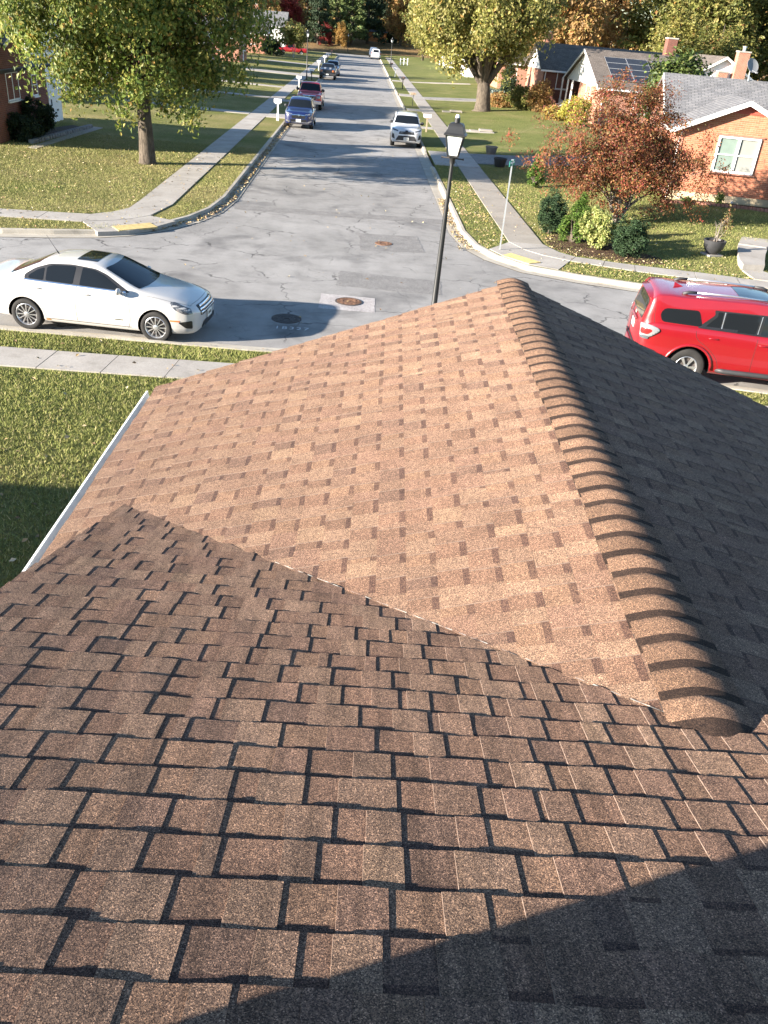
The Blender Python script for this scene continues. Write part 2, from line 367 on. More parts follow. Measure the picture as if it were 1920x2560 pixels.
g0 = MB(); g0.add([(-2500, -2500, -.05), (2500, -2500, -.05), (2500, 2500, -.05), (-2500, 2500, -.05)], [(0, 1, 2, 3)])
tag(g0.build('ground', MAT['wood_floor']), kind='structure')
road_poly = [*NEAR, *FARR, (3.6, 222), (-30, 222), (-30, 206), *FARL[::-1]]
r0 = MB(); r0.add([(x, y, 0.0) for x, y in road_poly], [tuple(range(len(road_poly)))])
tag(r0.build('road', MAT['asphalt']), kind='structure')

bk = MB(); nx, ny = 30, 14; V_ = []
for j in range(ny + 1):
    for i in range(nx + 1):
        x, y = -45 + 65 * i / nx, 205.5 + 60 * j / ny; t_ = max(0, min(1, (y - 209) / 36)) * (1 if x < 4.6 else 1); V_.append((x, y + .8 * math.sin(x * .6), -.03 + 2.3 * t_ * t_ * (3 - 2 * t_) + .15 * noise.noise((x * .2, y * .2, 0)) * t_))
bk.add(V_, [(j * (nx + 1) + i, j * (nx + 1) + i + 1, (j + 1) * (nx + 1) + i + 1, (j + 1) * (nx + 1) + i) for j in range(ny) for i in range(nx)])
tag(bk.build('leafy_bank', MAT['wood_floor'], smooth=True), kind='structure')
def inside(p, poly):
    x, y = p; c = False; j = len(poly) - 1
    for i in range(len(poly)):
        xi, yi = poly[i]; xj, yj = poly[j]
        if (yi > y) != (yj > y) and x < (xj - xi) * (y - yi) / (yj - yi) + xi: c = not c
        j = i
    return c
def turf(name, poly, mat, grid, zf, extra=()):
    V = [Vector(p) for p in poly]; n = len(V); E = [(i, (i + 1) % n) for i in range(n)]
    pl = [tuple(p) for p in poly]
    for (x0, x1, y0, y1, st) in grid:
        x = x0
        while x < x1:
            y = y0
            while y < y1:
                q = (x + random.uniform(-.2, .2) * st, y + random.uniform(-.2, .2) * st)
                if inside(q, pl): V.append(Vector(q))
                y += st
            x += st
    for q in extra:
        if inside(q, pl): V.append(Vector(q))
    v, e, f, _, _, _ = delaunay_2d_cdt(V, E, [list(range(n))], 1, 1e-4)
    mb = MB(); mb.add([(p.x, p.y, zf(p.x, p.y)) for p in v], f)
    o = mb.build(name, mat, smooth=True); tag(o, kind='structure'); return o
kbL = offset(FARL, .50); kbR = offset(FARR, -.58); kbN = offset(NEAR, -.58)
kbR = offset(FARR[::-1], -.58)[::-1] if False else [Vector(p) for p in offset(FARR, -.58)]
# FARR runs toward the camera's right first: lawn lies to the right of travel
polyL = [*[tuple(p) for p in kbL], (-60, 204.4), (-200, 204.4), (-200, 40)]
polyR = [*[tuple(p) for p in kbR], (4.2, 222), (200, 222), (200, 10)]
polyN = [*[tuple(p) for p in kbN], (90, -70), (-90, -70)]
turf('lawn', polyL, MAT['lawn_dry'], [(-24, -4, 24, 75, 1.2), (-40, -4, 75, 200, 6)], hz, [(x, y) for x in (-7.9, -6.2) for y in range(70, 204, 3)])
turf('lawn', polyR, MAT['lawn'], [(4, 26, 20, 75, 1.2), (4, 40, 75, 200, 6)], hz, [(x, y) for x in (5.2, 6.9) for y in range(70, 204, 3)])
turf('lawn', polyN, MAT['lawn'], [(-12, 14, 4, 17, 1.0)], lambda x, y: .12)

# ---- kerbs: gutter pan plus kerb, cast in sections
RAMPS = [(-6.7, 26.2, 1.3), (4.95, 25.6, 1.2), (3.7, 47.8, 2.9), (-4.6, 62.9, 1.6), (3.7, 63, 1), (-4.6, 75.5, 1.2), (3.7, 77, 1.0), (3.7, 94, 1.2), (-4.6, 90, 1.5), (3.7, 118, 1.5), (-4.6, 112, 1.5)]
kerb_root = bpy.data.objects.new('kerb', None); COL.objects.link(kerb_root); tag(kerb_root, kind='structure')
def kerbs(pl, side, near_test, pan=.40, top=.16):
    P = resample(pl, .5); total = len(P)
    offs = [(0, .012), (.05, .014), (pan - .06, .004), (pan, .02), (pan + .03, .122), (pan + .05, .135), (pan + top, .138), (pan + top, -.02)]
    secs = []; i = 0
    while i < total - 1:
        near = near_test(P[i]); k = 6 if near else 50
        secs.append((i, min(i + k, total - 1), near)); i += k
    O = [offset(P, side * o) for o, _ in offs]
    for a, b, near in secs:
        mb = MB(); V = []; n = len(offs)
        g = .006 if near else 0
        for j in range(a, b + 1):
            low = 1.0
            for rx, ry, rr in RAMPS:
                d = (Vector((rx, ry)) - P[j]).length; low = min(low, max(.12 if rr != 1.3 and (rx, ry) != (4.95, 25.6) else .93, sstep(rr * .75, rr * 1.25, d)))
            for q, (o, z) in enumerate(offs):
                p = O[q][j].copy()
                if j == a: p = p.lerp(O[q][j + 1], g / .5)
                if j == b: p = p.lerp(O[q][j - 1], g / .5)
                V.append((p.x, p.y, z * (low if q >= 4 and z > 0 else 1) + (.01 if (q >= 4 and low < .5) else 0)))
        m_ = b - a + 1
        F = [(r * n + q, r * n + q + 1, (r + 1) * n + q + 1, (r + 1) * n + q) for r in range(m_ - 1) for q in range(n - 1)]
        F += [tuple(range(n)), tuple((m_ - 1) * n + q for q in range(n))[::-1]]
        mb.add(V, F); mb.build('kerb_section', MAT['kerb'], kerb_root)
nt_ = lambda p: -12 < p.x < 14 and p.y < 75
kerbs([p for p in FARL if p[0] > -41], 1, nt_)
kerbs([p for p in FARR if p[0] < 46], -1, nt_)
kerbs([p for p in NEAR if -41 < p[0] < 46], -1, nt_)

# ---- sidewalks, slab by slab
sw = bpy.data.objects.new('sidewalk', None); COL.objects.link(sw); tag(sw, kind='structure')
def slab(poly, z=.16, mat='concrete', th=.12, shrink=.008, name='slab', parent=None, zf=None):
    c = sum((Vector(p) for p in poly), Vector((0, 0))) / len(poly)
    q = []
    for p in poly:
        d = c - Vector(p); q.append(Vector(p) + d.normalized() * shrink * 1.4)
    area = sum(q[i].x * q[(i + 1) % len(q)].y - q[(i + 1) % len(q)].x * q[i].y for i in range(len(q)))
    if area < 0: q = q[::-1]
    mb = MB(); mb.prism([(p.x, p.y) for p in q], z - th, z)
    if zf:
        n = len(q); mb.v = [(x, y, zf(x, y) + (0 if i >= n else -th)) for i, (x, y, zz) in enumerate(mb.v)]
    return mb.build(name, MAT[mat], parent or sw)
def strip(A, B, step, z=.145, mat='concrete', far=None):
    """slabs between two polylines of equal count"""
    A = [Vector(p) for p in A]; B = [Vector(p) for p in B]
    for i in range(len(A) - 1):
        L = ((A[i + 1] - A[i]).length + (B[i + 1] - B[i]).length) / 2; n = max(1, round(L / step))
        for k in range(n):
            t0, t1 = k / n, (k + 1) / n
            j = random.uniform(-.003, .004)
            slab([A[i].lerp(A[i + 1], t0), A[i].lerp(A[i + 1], t1), B[i].lerp(B[i + 1], t1), B[i].lerp(B[i + 1], t0)], z + j, mat)
# left street side
strip([(-7.42, 30.2), (-7.42, 75)], [(-6.24, 30.2), (-6.24, 75)], 1.5)
strip([(-7.42, 75), (-7.5, 203)], [(-6.24, 75), (-6.3, 203)], 12)
strip([(-30, 26.9), (-11, 27.55)], [(-30, 25.7), (-11, 26.5)], 1.5)
strip([(-11, 27.55), (-8.3, 27.75)], [(-11, 26.5), (-8.3, 26.62)], 1.35)
slab([(-8.3, 26.62), (-8.3, 27.75), (-7.8, 28.3), (-7.45, 29.1), (-7.42, 30.2), (-6.24, 30.2), (-6.55, 28.2), (-7.0, 27.45), (-7.6, 26.95)], .15)
slab([(-8.27, 26.6), (-7.6, 26.93), (-7.0, 27.43), (-6.55, 28.15), (-5.62, 27.6), (-6.05, 26.65), (-6.7, 25.85), (-7.5, 25.42)], .10, zf=lambda x, y: .130 + .02 * sstep(25.5, 27.6, y + (x + 6.7) * -.35))
# right street side
strip([(5.24, 28.2), (5.24, 75)], [(6.4, 28.2), (6.4, 75)], 1.5, mat='concrete_dark')
strip([(5.24, 75), (5.24, 204)], [(6.4, 75), (6.4, 204)], 12)
slab([(5.24, 28.2), (6.4, 28.2), (6.75, 27.2), (7.17, 26.72), (6.87, 26.12), (6.1, 26.6), (5.6, 27.2)], .15)
slab([(5.22, 28.15), (5.58, 27.18), (6.08, 26.56), (6.85, 26.08), (6.25, 24.92), (5.35, 25.35), (4.75, 26.2), (4.42, 27.0)], .1, zf=lambda x, y: .130 + .02 * sstep(0, 1.7, (Vector((x, y)) - Vector((5.15, 25.55))).dot(Vector((.55, .83)))))
strip([(6.87, 26.12), (8.74, 25.42), (10.52, 24.98), (13, 24.35), (30, 19.9)], [(7.17, 26.72), (8.95, 26.2), (10.75, 25.86), (13.2, 25.2), (30, 20.9)], 1.25)
# near side
strip([(-24, 15.1), (-6.8, 14.55), (-5.64, 14.52), (-3.3, 14.47), (6, 14.3), (9, 13.95), (24, 10.8)], [(-24, 16.1), (-6.7, 15.5), (-5.54, 15.46), (-3.2, 15.4), (6, 15.2), (9.2, 14.85), (24, 11.8)], 1.17)
# tactile warning plates with domes
def tactile(c4, z0, z1):
    c4 = [Vector(p) for p in c4]
    mb = MB(); Z = [z0, z1, z1, z0]
    mb.add([(p.x, p.y, z + .012) for p, z in zip(c4, Z)] + [(p.x, p.y, z - .03) for p, z in zip(c4, Z)], [(0, 1, 2, 3), (0, 4, 5, 1), (1, 5, 6, 2), (2, 6, 7, 3), (3, 7, 4, 0)])
    nu, nv = 18, 9
    for i in range(nu):
        for j in range(nv):
            u = (i + .5) / nu; w = (j + .5) / nv
            a = c4[0].lerp(c4[1], w); b = c4[3].lerp(c4[2], w); p = a.lerp(b, u); z = z0 + (z1 - z0) * w + .012
            r = .018; mb.add([(p.x - r, p.y - r, z), (p.x + r, p.y - r, z), (p.x + r, p.y + r, z), (p.x - r, p.y + r, z), (p.x, p.y, z + .010)], [(0, 1, 4), (1, 2, 4), (2, 3, 4), (3, 0, 4)])
    return mb.build('tactile_paving', MAT['tactile'], sw)
tactile([(-6.95, 25.72), (-7.28, 26.22), (-6.32, 27.05), (-5.98, 26.6)], .136, .146)
tactile([(5.42, 25.36), (5.84, 25.6), (5.05, 26.55), (4.72, 26.2)], .136, .146)

# ---- driveways and garden walks
dv = bpy.data.objects.new('driveway', None); COL.objects.link(dv); tag(dv, kind='structure')
slab([(4.05, 45.2), (4.05, 50.6), (5.22, 50.6), (5.22, 45.2)], .14, 'concrete', parent=dv, name='apron')
slab([(5.24, 45.2), (5.24, 50.8), (6.4, 50.8), (6.4, 45.2)], .158, 'concrete', parent=dv, name='apron')
for i in range(6):
    x0, x1 = 6.42 + i * 2.6, 6.42 + (i + 1) * 2.6
    slab([(x0, 46.8 + .33 * i), (x0, 50.7 + .25 * i), (x1, 50.7 + .25 * (i + 1)), (x1, 46.8 + .33 * (i + 1))], .16, 'patch', parent=dv, name='driveway_panel', zf=lambda x, y: hz(x, y) + .03, shrink=0)
for (x0, x1, y0, y1, mt) in [(-6.22, -4.85, 61.6, 64.3, 'concrete'), (-16, -7.45, 62.6, 63.8, 'concrete'), (-6.22, -4.85, 74.6, 76.4, 'concrete'), (-16, -7.45, 77, 78.1, 'concrete'), (-16, -7.45, 90, 91.2, 'concrete'), (-6.22, -4.85, 89, 91, 'concrete'),
        (-14, -7.45, 112, 116, 'concrete'), (-6.22, -4.85, 111, 116, 'concrete'), (-14, -7.5, 140, 143, 'concrete'), (4.05, 5.22, 62.4, 63.6, 'concrete'), (6.42, 9.5, 62.6, 63.8, 'concrete'), (4.05, 5.22, 76, 77.8, 'concrete'), (6.42, 16, 90, 93, 'asphalt'), (4.05, 5.22, 92, 95, 'concrete'), (4.05, 5.22, 117, 119, 'concrete'), (6.42, 14, 117.6, 118.7, 'concrete')]:
    slab([(x0, y0), (x0, y1), (x1, y1), (x1, y0)], .16, mt, parent=dv, name='garden_walk', zf=lambda x, y: hz(x, y) + .035, shrink=0)
# curved front walk of the brick house on the right, one step up from the sidewalk
slab([(12.5, 25.42), (12.55, 26.5), (13.25, 26.6), (13.95, 25.05)], .165, 'concrete', parent=dv, name='walk_slab')
slab([(12.55, 26.52), (12.72, 27.3), (13.15, 28.5), (13.6, 29.6), (14.55, 29.3), (14.0, 28.2), (13.55, 27.2), (13.3, 26.62)], .34, 'concrete', parent=dv, name='walk_slab', th=.25)
slab([(13.62, 29.65), (14.25, 30.9), (15.2, 31.8), (16.4, 32.4), (16.7, 31.4), (15.7, 30.8), (15.05, 30.2), (14.58, 29.35)], .37, 'concrete', parent=dv, name='walk_slab', th=.25)
slab([(16.42, 32.42), (20, 34), (20.3, 32.9), (16.72, 31.42)], .42, 'concrete', parent=dv, name='walk_slab', th=.3)
# small steps on the far lawns
for (x, y, w) in ((8.6, 63.2, 1.5), (7.9, 77.5, 1.6)):
    st = thing('concrete_step', 'low pale concrete step in the lawn %s' % ('beside the white mailbox walk' if y < 70 else 'left of the thick-trunked tree'), 'step', (x, y, hz(x, y)))
    for k in range(2): box_obj('tread', (k * .35, 0, .03 + .05 * k), (w - k * .6, .7, .12 + .1 * k), MAT['concrete_dark'], st, bevel=.01)

# ---- patches, utility covers, painted number
def sheet(name, poly, z, mat, rag=.03, step=.12):
    P = resample([*poly, poly[0]], step)[:-1]; Q = [(p.x + random.uniform(-rag, rag), p.y + random.uniform(-rag, rag)) for p in P]
    mb = MB(); mb.add([(x, y, z) for x, y in Q], [tuple(range(len(Q)))]); o = mb.build(name, MAT[mat]); tag(o, kind='structure'); return o
sheet('road_patch', [(.24, 28.5), (2.2, 28.6), (2.32, 26.4), (.3, 26.1)], .004, 'patch')
sheet('road_patch', [(-.28, 23.5), (2.54, 23.1), (2.46, 21.7), (-.32, 21.95)], .004, 'patch')
sheet('road_patch', [(-.7, 21.1), (.68, 21.0), (.66, 19.76), (-.71, 19.82)], .004, 'patch_light', .012)
sheet('road_patch', [(-4.25, 31.7), (3.3, 31.85), (3.28, 31.05), (-4.22, 30.9)], .004, 'patch', .02)
def cover(c, r, label, mat, ringmat, letters=False):
    o = thing('manhole_cover', label, 'manhole cover', (c[0], c[1], .0))
    mb = MB(); mb.lathe([(r * 1.16, .004), (r * 1.15, .016), (r * 1.02, .018), (r * 1.01, .006)], n=36); mb.build('ring', MAT[ringmat], o)
    mb = MB(); mb.lathe([(r, .004), (r, .017), (r * .9, .020), (r * .88, .014), (r * .7, .014), (r * .68, .02), (r * .5, .02), (r * .48, .013), (.0, .013)], n=36)
    for k in range(8): a = k * math.pi / 4; mb.box((math.cos(a) * r * .78, math.sin(a) * r * .78, .017), (.06, .10, .008), a)
    if letters:
        for x in (-.07, .07): mb.box((x, 0, .018), (.03, .18, .01))
        mb.box((0, .01, .018), (.14, .03, .01))
    mb.build('lid', MAT[mat], o); return o
cover((1.04, 27.22), .24, 'small rusty cover set in the rectangular grey road patch', 'iron', 'iron')
cover((.02, 20.53), .30, 'large rust brown manhole cover in the pale concrete square', 'iron', 'irond')
cover((-1.40, 18.83), .30, 'dark manhole cover beside the painted number, in the sedan shadow', 'irond', 'irond', True)
def painted_text(txt, x, y, size, z=.006):
    cu = bpy.data.curves.new('painted_number', 'FONT'); cu.body = txt; cu.size = size; cu.space_character = 1.25
    o = bpy.data.objects.new('painted_number', cu); COL.objects.link(o); bpy.context.view_layer.update()
    me = bpy.data.meshes.new_from_object(o.evaluated_get(bpy.context.evaluated_depsgraph_get())); bpy.data.objects.remove(o)
    me.materials.clear(); me.materials.append(MAT['roadpaint']); ob = link('painted_number', me); ob.location = (x, y, z); return ob
tag(painted_text('18327', -1.62, 18.08, .26), kind='structure')
# ================================================================ THE HOUSE WE STAND ON
YAW = rad(2.0); ZA = 4.129; ZR = 4.175; EA = 3.0
KM, KW = 1 / 3, .318
HX, HY = 1.253, 1.984
house = thing('shingled_house', 'house under the brown asphalt shingle roof that fills the foreground', 'house', (HX, HY, 0), -YAW)
VAL = KW / KM; VI = -3 * (ZR - ZA)          # valley: b = VI + VAL * |a|
RAKE_A, RAKE_B = -2.66, 5.27
PAL = [((.200, .134, .098), 6), ((.190, .125, .092), 4), ((.215, .146, .106), 5), ((.228, .156, .110), 1.0), ((.192, .123, .092), 3)]
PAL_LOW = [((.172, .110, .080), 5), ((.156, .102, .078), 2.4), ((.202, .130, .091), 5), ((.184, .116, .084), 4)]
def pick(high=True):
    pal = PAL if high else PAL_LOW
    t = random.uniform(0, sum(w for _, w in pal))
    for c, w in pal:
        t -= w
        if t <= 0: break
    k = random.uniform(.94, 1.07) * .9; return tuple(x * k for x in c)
cm, sm = math.cos(math.atan(KM)), math.sin(math.atan(KM)); cw, sw_ = math.cos(math.atan(KW)), math.sin(math.atan(KW))
def map_main(t, s, n):            # t = a, s = distance up the slope from b = 2.6
    b = 2.6 - s * cm; return (t, b + n * sm, ZA - b * KM + n * cm)
def map_left(t, s, n):            # t = b, s = up the slope from the eave
    a = -EA + s * cw; return (a - n * sw_, t, ZR + a * KW + n * cw)
def map_right(t, s, n):
    a = EA - s * cw; return (a + n * sw_, t, ZR - a * KW + n * cw)
EXP = .143
def tab(fn, t0, t1, s0, high, row, color, amp=.0022, lift=0):
    """one exposed shingle tab: verts, faces, material index"""
    nt = max(2, int((t1 - t0) / .045)); tt = [t0 + (t1 - t0) * i / nt for i in range(nt + 1)]
    e = EXP + .004; th = .0098 if fn is map_main else .0062; up_ = (.0026 if fn is map_main else .0034) if high else 0   # laminated tabs stand proud over their whole length
    ss = [0, .03, e - .036, e]
    V = []; jit = random.uniform(-.002, .002)
    for s in ss:
        for i, t in enumerate(tt):
            f = 1 - s / e
            w = amp * noise.noise((t * 7.5, row * 3.1, 1.7)) + amp * .9 * noise.noise((t * 2.1, row * 1.3, 5.2)) + lift
            n = .0008 + up_ + f * (th + w * 1.3) + (.0008 * noise.noise((t * 9, s * 9 + row, 3)))
            sj = s0 + s + (jit + .0012 * noise.noise((t * 40, row, 0)) if s == 0 else 0)
            V.append(fn(t, sj, n))
    m_ = nt + 1; F = []; MI = []
    for r in range(3):
        for i in range(nt):
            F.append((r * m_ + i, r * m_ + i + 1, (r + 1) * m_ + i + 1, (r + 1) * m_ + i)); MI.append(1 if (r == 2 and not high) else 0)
    base = len(V)                 # skirt, its left side slightly splayed
    ch_ = .0035 if high else 0
    for i, t in enumerate(tt): V.append(fn(t - (ch_ if i == 0 else 0), s0, -.003))
    for i in range(nt): F.append((i, base + i, base + i + 1, i + 1)); MI.append(2)
    b2 = len(V); V.append(fn(t0 - ch_, s0 + e, -.003)); V.append(fn(t1, s0 + e, -.003))
    F.append((0, m_, 2 * m_, 3 * m_, b2, base)); MI.append(4); F.append((nt, base + nt, b2 + 1, 3 * m_ + nt, 2 * m_ + nt, m_ + nt)); MI.append(4)
    return V, F, MI
def cut(V, F, MI, planes):
    bm = bmesh.new(); vs = [bm.verts.new(v) for v in V]
    for f, mi in zip(F, MI):
        try: bm.faces.new([vs[i] for i in f]).material_index = mi
        except ValueError: pass
    for co, no in planes:
        g = bm.verts[:] + bm.edges[:] + bm.faces[:]
        bmesh.ops.bisect_plane(bm, geom=g, plane_co=co, plane_no=no, clear_outer=True)
    bm.verts.index_update()
    V2 = [tuple(v.co) for v in bm.verts]; F2 = [tuple(v.index for v in f.verts) for f in bm.faces]; M2 = [f.material_index for f in bm.faces]
    bm.free(); return V2, F2, M2
SH_MATS = [MAT['shingle'], MAT['shingle_band'], MAT['felt'], MAT['cap_band'], MAT['shingle_edge']]
def shingle_mesh(name, V, F, MI, cols, top=None):
    me = bpy.data.meshes.new(name); me.from_pydata(V, [], F)
    for k_, mt in enumerate(SH_MATS): me.materials.append(top if top and k_ == 0 else mt)
    me.polygons.foreach_set('material_index', MI)
    a = me.attributes.new('col', 'FLOAT_COLOR', 'FACE'); c = np.ones((len(F), 4), np.float32); c[:, :3] = cols; a.data.foreach_set('color', c.ravel())
    me.update(); return me
def rows(fn, tmin, tmax, smax, amp, wmin=.065, wmax=.155, start=0):
    out = []; r = start; s = start * EXP
    while s < smax:
        t = tmin - random.uniform(0, .25); high = random.random() < .5
        while t < tmax:
            w = random.uniform(wmin, wmax) if high else random.uniform(wmin, wmax * .95)
            if random.random() < .06: w *= .35
            out.append((t, min(t + w, tmax + .3), s, high, r)); t += w; high = not high
        r += 1; s = r * EXP
    return out
def mk_slope(name, fn, recs, planes, keep, amp, cap=0, roofname='roof_slope'):
    """recs -> sub-part shingles (largest `cap`) and one joined remainder"""
    par = None; deckV, deckF = keep; top = MAT['shingle_streak'] if name.startswith('main') else None
    mb = MB(); mb.add(deckV, deckF); par = mb.build(roofname, MAT['felt'], house)
    items = []
    for (t0, t1, s0, high, r) in recs:
        lift = 0
        V, F, MI = tab(fn, t0, t1, s0, high, r, None, amp, lift)
        ks = []
        drop = False
        for co, no in planes:
            d = [(Vector(v) - co).dot(no) for v in V]
            if min(d) >= 0: drop = True
            elif max(d) > 0: ks.append((co, no))
        if drop: continue
        if ks: V, F, MI = cut(V, F, MI, ks)
        if not F: continue
        c = sum((Vector(v) for v in V), Vector()) / len(V)
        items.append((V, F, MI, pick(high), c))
    cl = Vector((-1.183, -2.026, CAM_H))
    items.sort(key=lambda it: (it[4] - cl).length if it[4].y > -1.45 else 99)
    for V, F, MI, col, c in items[:cap]:
        o = link('shingle', shingle_mesh('shingle', V, F, MI, np.tile(col, (len(F), 1)), top), par)
    rest = items[cap:]
    if rest:
        V = []; F = []; MI = []; C = []
        for v, f, mi, col, c in rest:
            b = len(V); V += v; F += [tuple(i + b for i in q) for q in f]; MI += mi; C += [col] * len(f)
        o = link('shingles', shingle_mesh('shingles', V, F, MI, np.array(C), top), par); o['kind'] = 'stuff'
    return par
nrm = lambda *v: Vector(v).normalized()
O3 = Vector((0, 0, 0))
# split by the ridge line: left half is cut at the left valley, right half at the right valley
recs_main = rows(map_main, -2.66, 3.2, 6.3, .0030)
recs_l = []; recs_r = []
for t0, t1, s0, h, r in recs_main:
    if (t0 + t1) / 2 <= 0: recs_l.append((t0, t1, s0, h, r))
    else: recs_r.append((t0, t1, s0, h, r))
P_rake = (Vector((RAKE_A, 0, 0)), nrm(-1, 0, 0))
P_vl = (Vector((0, VI + .01, 0)), nrm(VAL, 1, 0))      # keep b < -VAL a
P_vr = (Vector((0, VI + .01, 0)), nrm(-VAL, 1, 0))     # keep b < VAL a
vb = lambda a: VI + abs(a) * VAL
dm = [(RAKE_A + .01, vb(RAKE_A)), (0, 0), (3.2, vb(3.2)), (3.2, -3.6), (RAKE_A + .01, -3.6)]
def main_z(b, n): return ZA - b * KM + n
mk_slope('main', map_main, recs_l, [P_rake, P_vl], ([(a, b, main_z(b, -.007)) for a, b in dm], [(0, 1, 2, 3, 4)]), .0036, cap=300, roofname='main_roof_slope')
mk_slope('main_right', map_main, recs_r, [P_vr], ([(.02, -.4, main_z(-.4, -.012)), (3.1, -.4, main_z(-.4, -.012)), (3.1, -3.5, main_z(-3.5, -.012)), (.02, -3.5, main_z(-3.5, -.012))], [(0, 1, 2, 3)]), .0044, roofname='main_roof_slope')
# wing: left slope (sunlit) and right slope (in shade), with raked front edge
P_w_vl = (Vector((0, VI, 0)), nrm(-VAL, -1, 0))    # keep b > -VAL a
P_fl = (Vector((0, RAKE_B, 0)), nrm(-.70, 2.97, 0))
P_fr = (Vector((0, RAKE_B, 0)), nrm(.35, 1.0, 0))
P_w_vr = (Vector((0, VI, 0)), nrm(VAL, -1, 0))
P_ridl = (Vector((0, 0, 0)), nrm(1, 0, 0)); P_ridr = (Vector((0, 0, 0)), nrm(-1, 0, 0))
bl = RAKE_B - .70 * EA / 2.97; br_ = RAKE_B - .35 * EA
wl = [(0, VI), (0, RAKE_B), (-EA + .01, bl), (-EA + .01, .4), (RAKE_A, .4), (RAKE_A, vb(RAKE_A))]
LEFT_CUT = [P_fl, P_ridl]
recs = []
for t0, t1, s0, h, r in rows(map_left, -.3, 5.6, 3.07, .0014):
    recs.append((t0, t1, s0, h, r))
keepL = []
for q in recs:                                     # behind the rake of the main roof only the strip outside it is left
    keepL.append(q)
mk_slope('wing_left', map_left, [q for q in keepL if -EA + (q[2] + EXP) * cw > RAKE_A + .08], LEFT_CUT + [P_w_vl], ([(a, b, ZR + a * KW - .007) for a, b in wl], [(0, 1, 2, 3, 4, 5)]), .0014, roofname='wing_roof_slope')
mk_slope('wing_left_edge', map_left, [q for q in keepL if -EA + (q[2] + EXP) * cw <= RAKE_A + .08], LEFT_CUT, ([(-EA + .03, .4, ZR - (EA - .03) * KW - .009), (-EA + .03, bl, ZR - (EA - .03) * KW - .009), (RAKE_A, bl + .1, ZR + RAKE_A * KW - .009), (RAKE_A, .4, ZR + RAKE_A * KW - .009)], [(0, 1, 2, 3)]), .0014, roofname='wing_roof_slope')
wr = [(0, VI), (EA - .01, vb(EA)), (EA - .01, br_), (0, RAKE_B)]
mk_slope('wing_right', map_right, rows(map_right, -.2, 5.7, 3.07, .0014), [P_fr, P_ridr, P_w_vr], ([(a, b, ZR - a * KW - .007) for a, b in wr], [(0, 1, 2, 3)]), .0014, roofname='wing_roof_slope')
# back slope of the main roof (behind the camera), ridge at b = -3.6
zr = main_z(-3.6, 0)
mb = MB(); mb.add([(RAKE_A, -3.6, zr), (9, -3.6, zr), (9, -8, zr - 4.4 * KM), (RAKE_A, -8, zr - 4.4 * KM)], [(0, 1, 2, 3)])
o = mb.build('back_roof_slope', MAT['shingle'], house); a_ = o.data.attributes.new('col', 'FLOAT_COLOR', 'FACE'); a_.data.foreach_set('color', [.19, .12, .09, 1] * len(o.data.polygons))
mb = MB(); mb.add([(3.0, -3.6, zr), (9, -3.6, zr), (9, 2.2, main_z(2.2, 0)), (3.0, 2.2, main_z(2.2, 0))], [(0, 1, 2, 3)])
o = mb.build('main_roof_slope', MAT['shingle'], house); a_ = o.data.attributes.new('col', 'FLOAT_COLOR', 'FACE'); a_.data.foreach_set('color', [.19, .12, .09, 1] * len(o.data.polygons))
# ridge caps: bent pieces lapped toward the camera, each with its dark band at the near end
def cap_col():
    k = random.choice((.72, .8, .8, .88, .88, .95, 1.05)); return tuple(x * k * .8 for x in (.205, .132, .092))
NC = 37; CE = RAKE_B / NC
for i in range(-1, NC):
    b0 = i * CE + .004; b1 = b0 + CE + .03
    prof = []
    hw = .150 + random.uniform(-.004, .004); off = random.uniform(-.004, .004)
    for k in range(-7, 8):
        u = k / 7 * hw; au = abs(u)
        drop = (math.sqrt(au * au + .07 ** 2) - .07) * (KW * 1.25)
        prof.append((u * .965 + off, -drop))
    V = []; F = []; MI = []; n = len(prof)
    lift = random.uniform(0, .002)
    for j, (b, z) in enumerate(((b0 - .002, .002), (b0 + .080, .004), (b1 - .035, .008 + lift), (b1, .009 + lift))):
        for a, dz in prof: V.append((a, b + .004 * noise.noise((a * 14, i, 0)) * (j == 3), ZR + .010 + z + dz))
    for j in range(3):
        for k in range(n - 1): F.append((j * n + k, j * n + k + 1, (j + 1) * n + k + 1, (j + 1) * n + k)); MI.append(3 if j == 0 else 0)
    b_ = len(V)
    for a, dz in prof: V.append((a, b1 + .002, ZR + .006 + dz))
    for k in range(n - 1): F.append((3 * n + k, 3 * n + k + 1, b_ + k + 1, b_ + k)); MI.append(4)
    me = shingle_mesh('ridge_cap', V, F, MI, np.tile(cap_col(), (len(F), 1)))
    # wearing band is darker
    me.polygons.foreach_set('use_smooth', [m_ != 2 for m_ in MI]); link('ridge_cap', me, house)
# pale cut edge of the closed valley and of the caps
mb = MB()
for (a0, a1) in ((-.10, -1.62),):
    N = 60
    for k in range(N):
        if random.random() < .35: continue
        p = a0 + (a1 - a0) * k / N; q = a0 + (a1 - a0) * (k + 1) / N; w = random.uniform(.001, .0045)
        f = lambda a, d: (a + d * .7, VI - VAL * a + d * .7 + .004, ZR + a * KW + .0125 + random.uniform(-.001, .001))
        mb.add([f(p, 0), f(q, 0), f(q, w), f(p, w)], [(0, 1, 2, 3)])
mb.build('valley_cut_edge', MAT['sealant'], house)['kind'] = 'stuff'
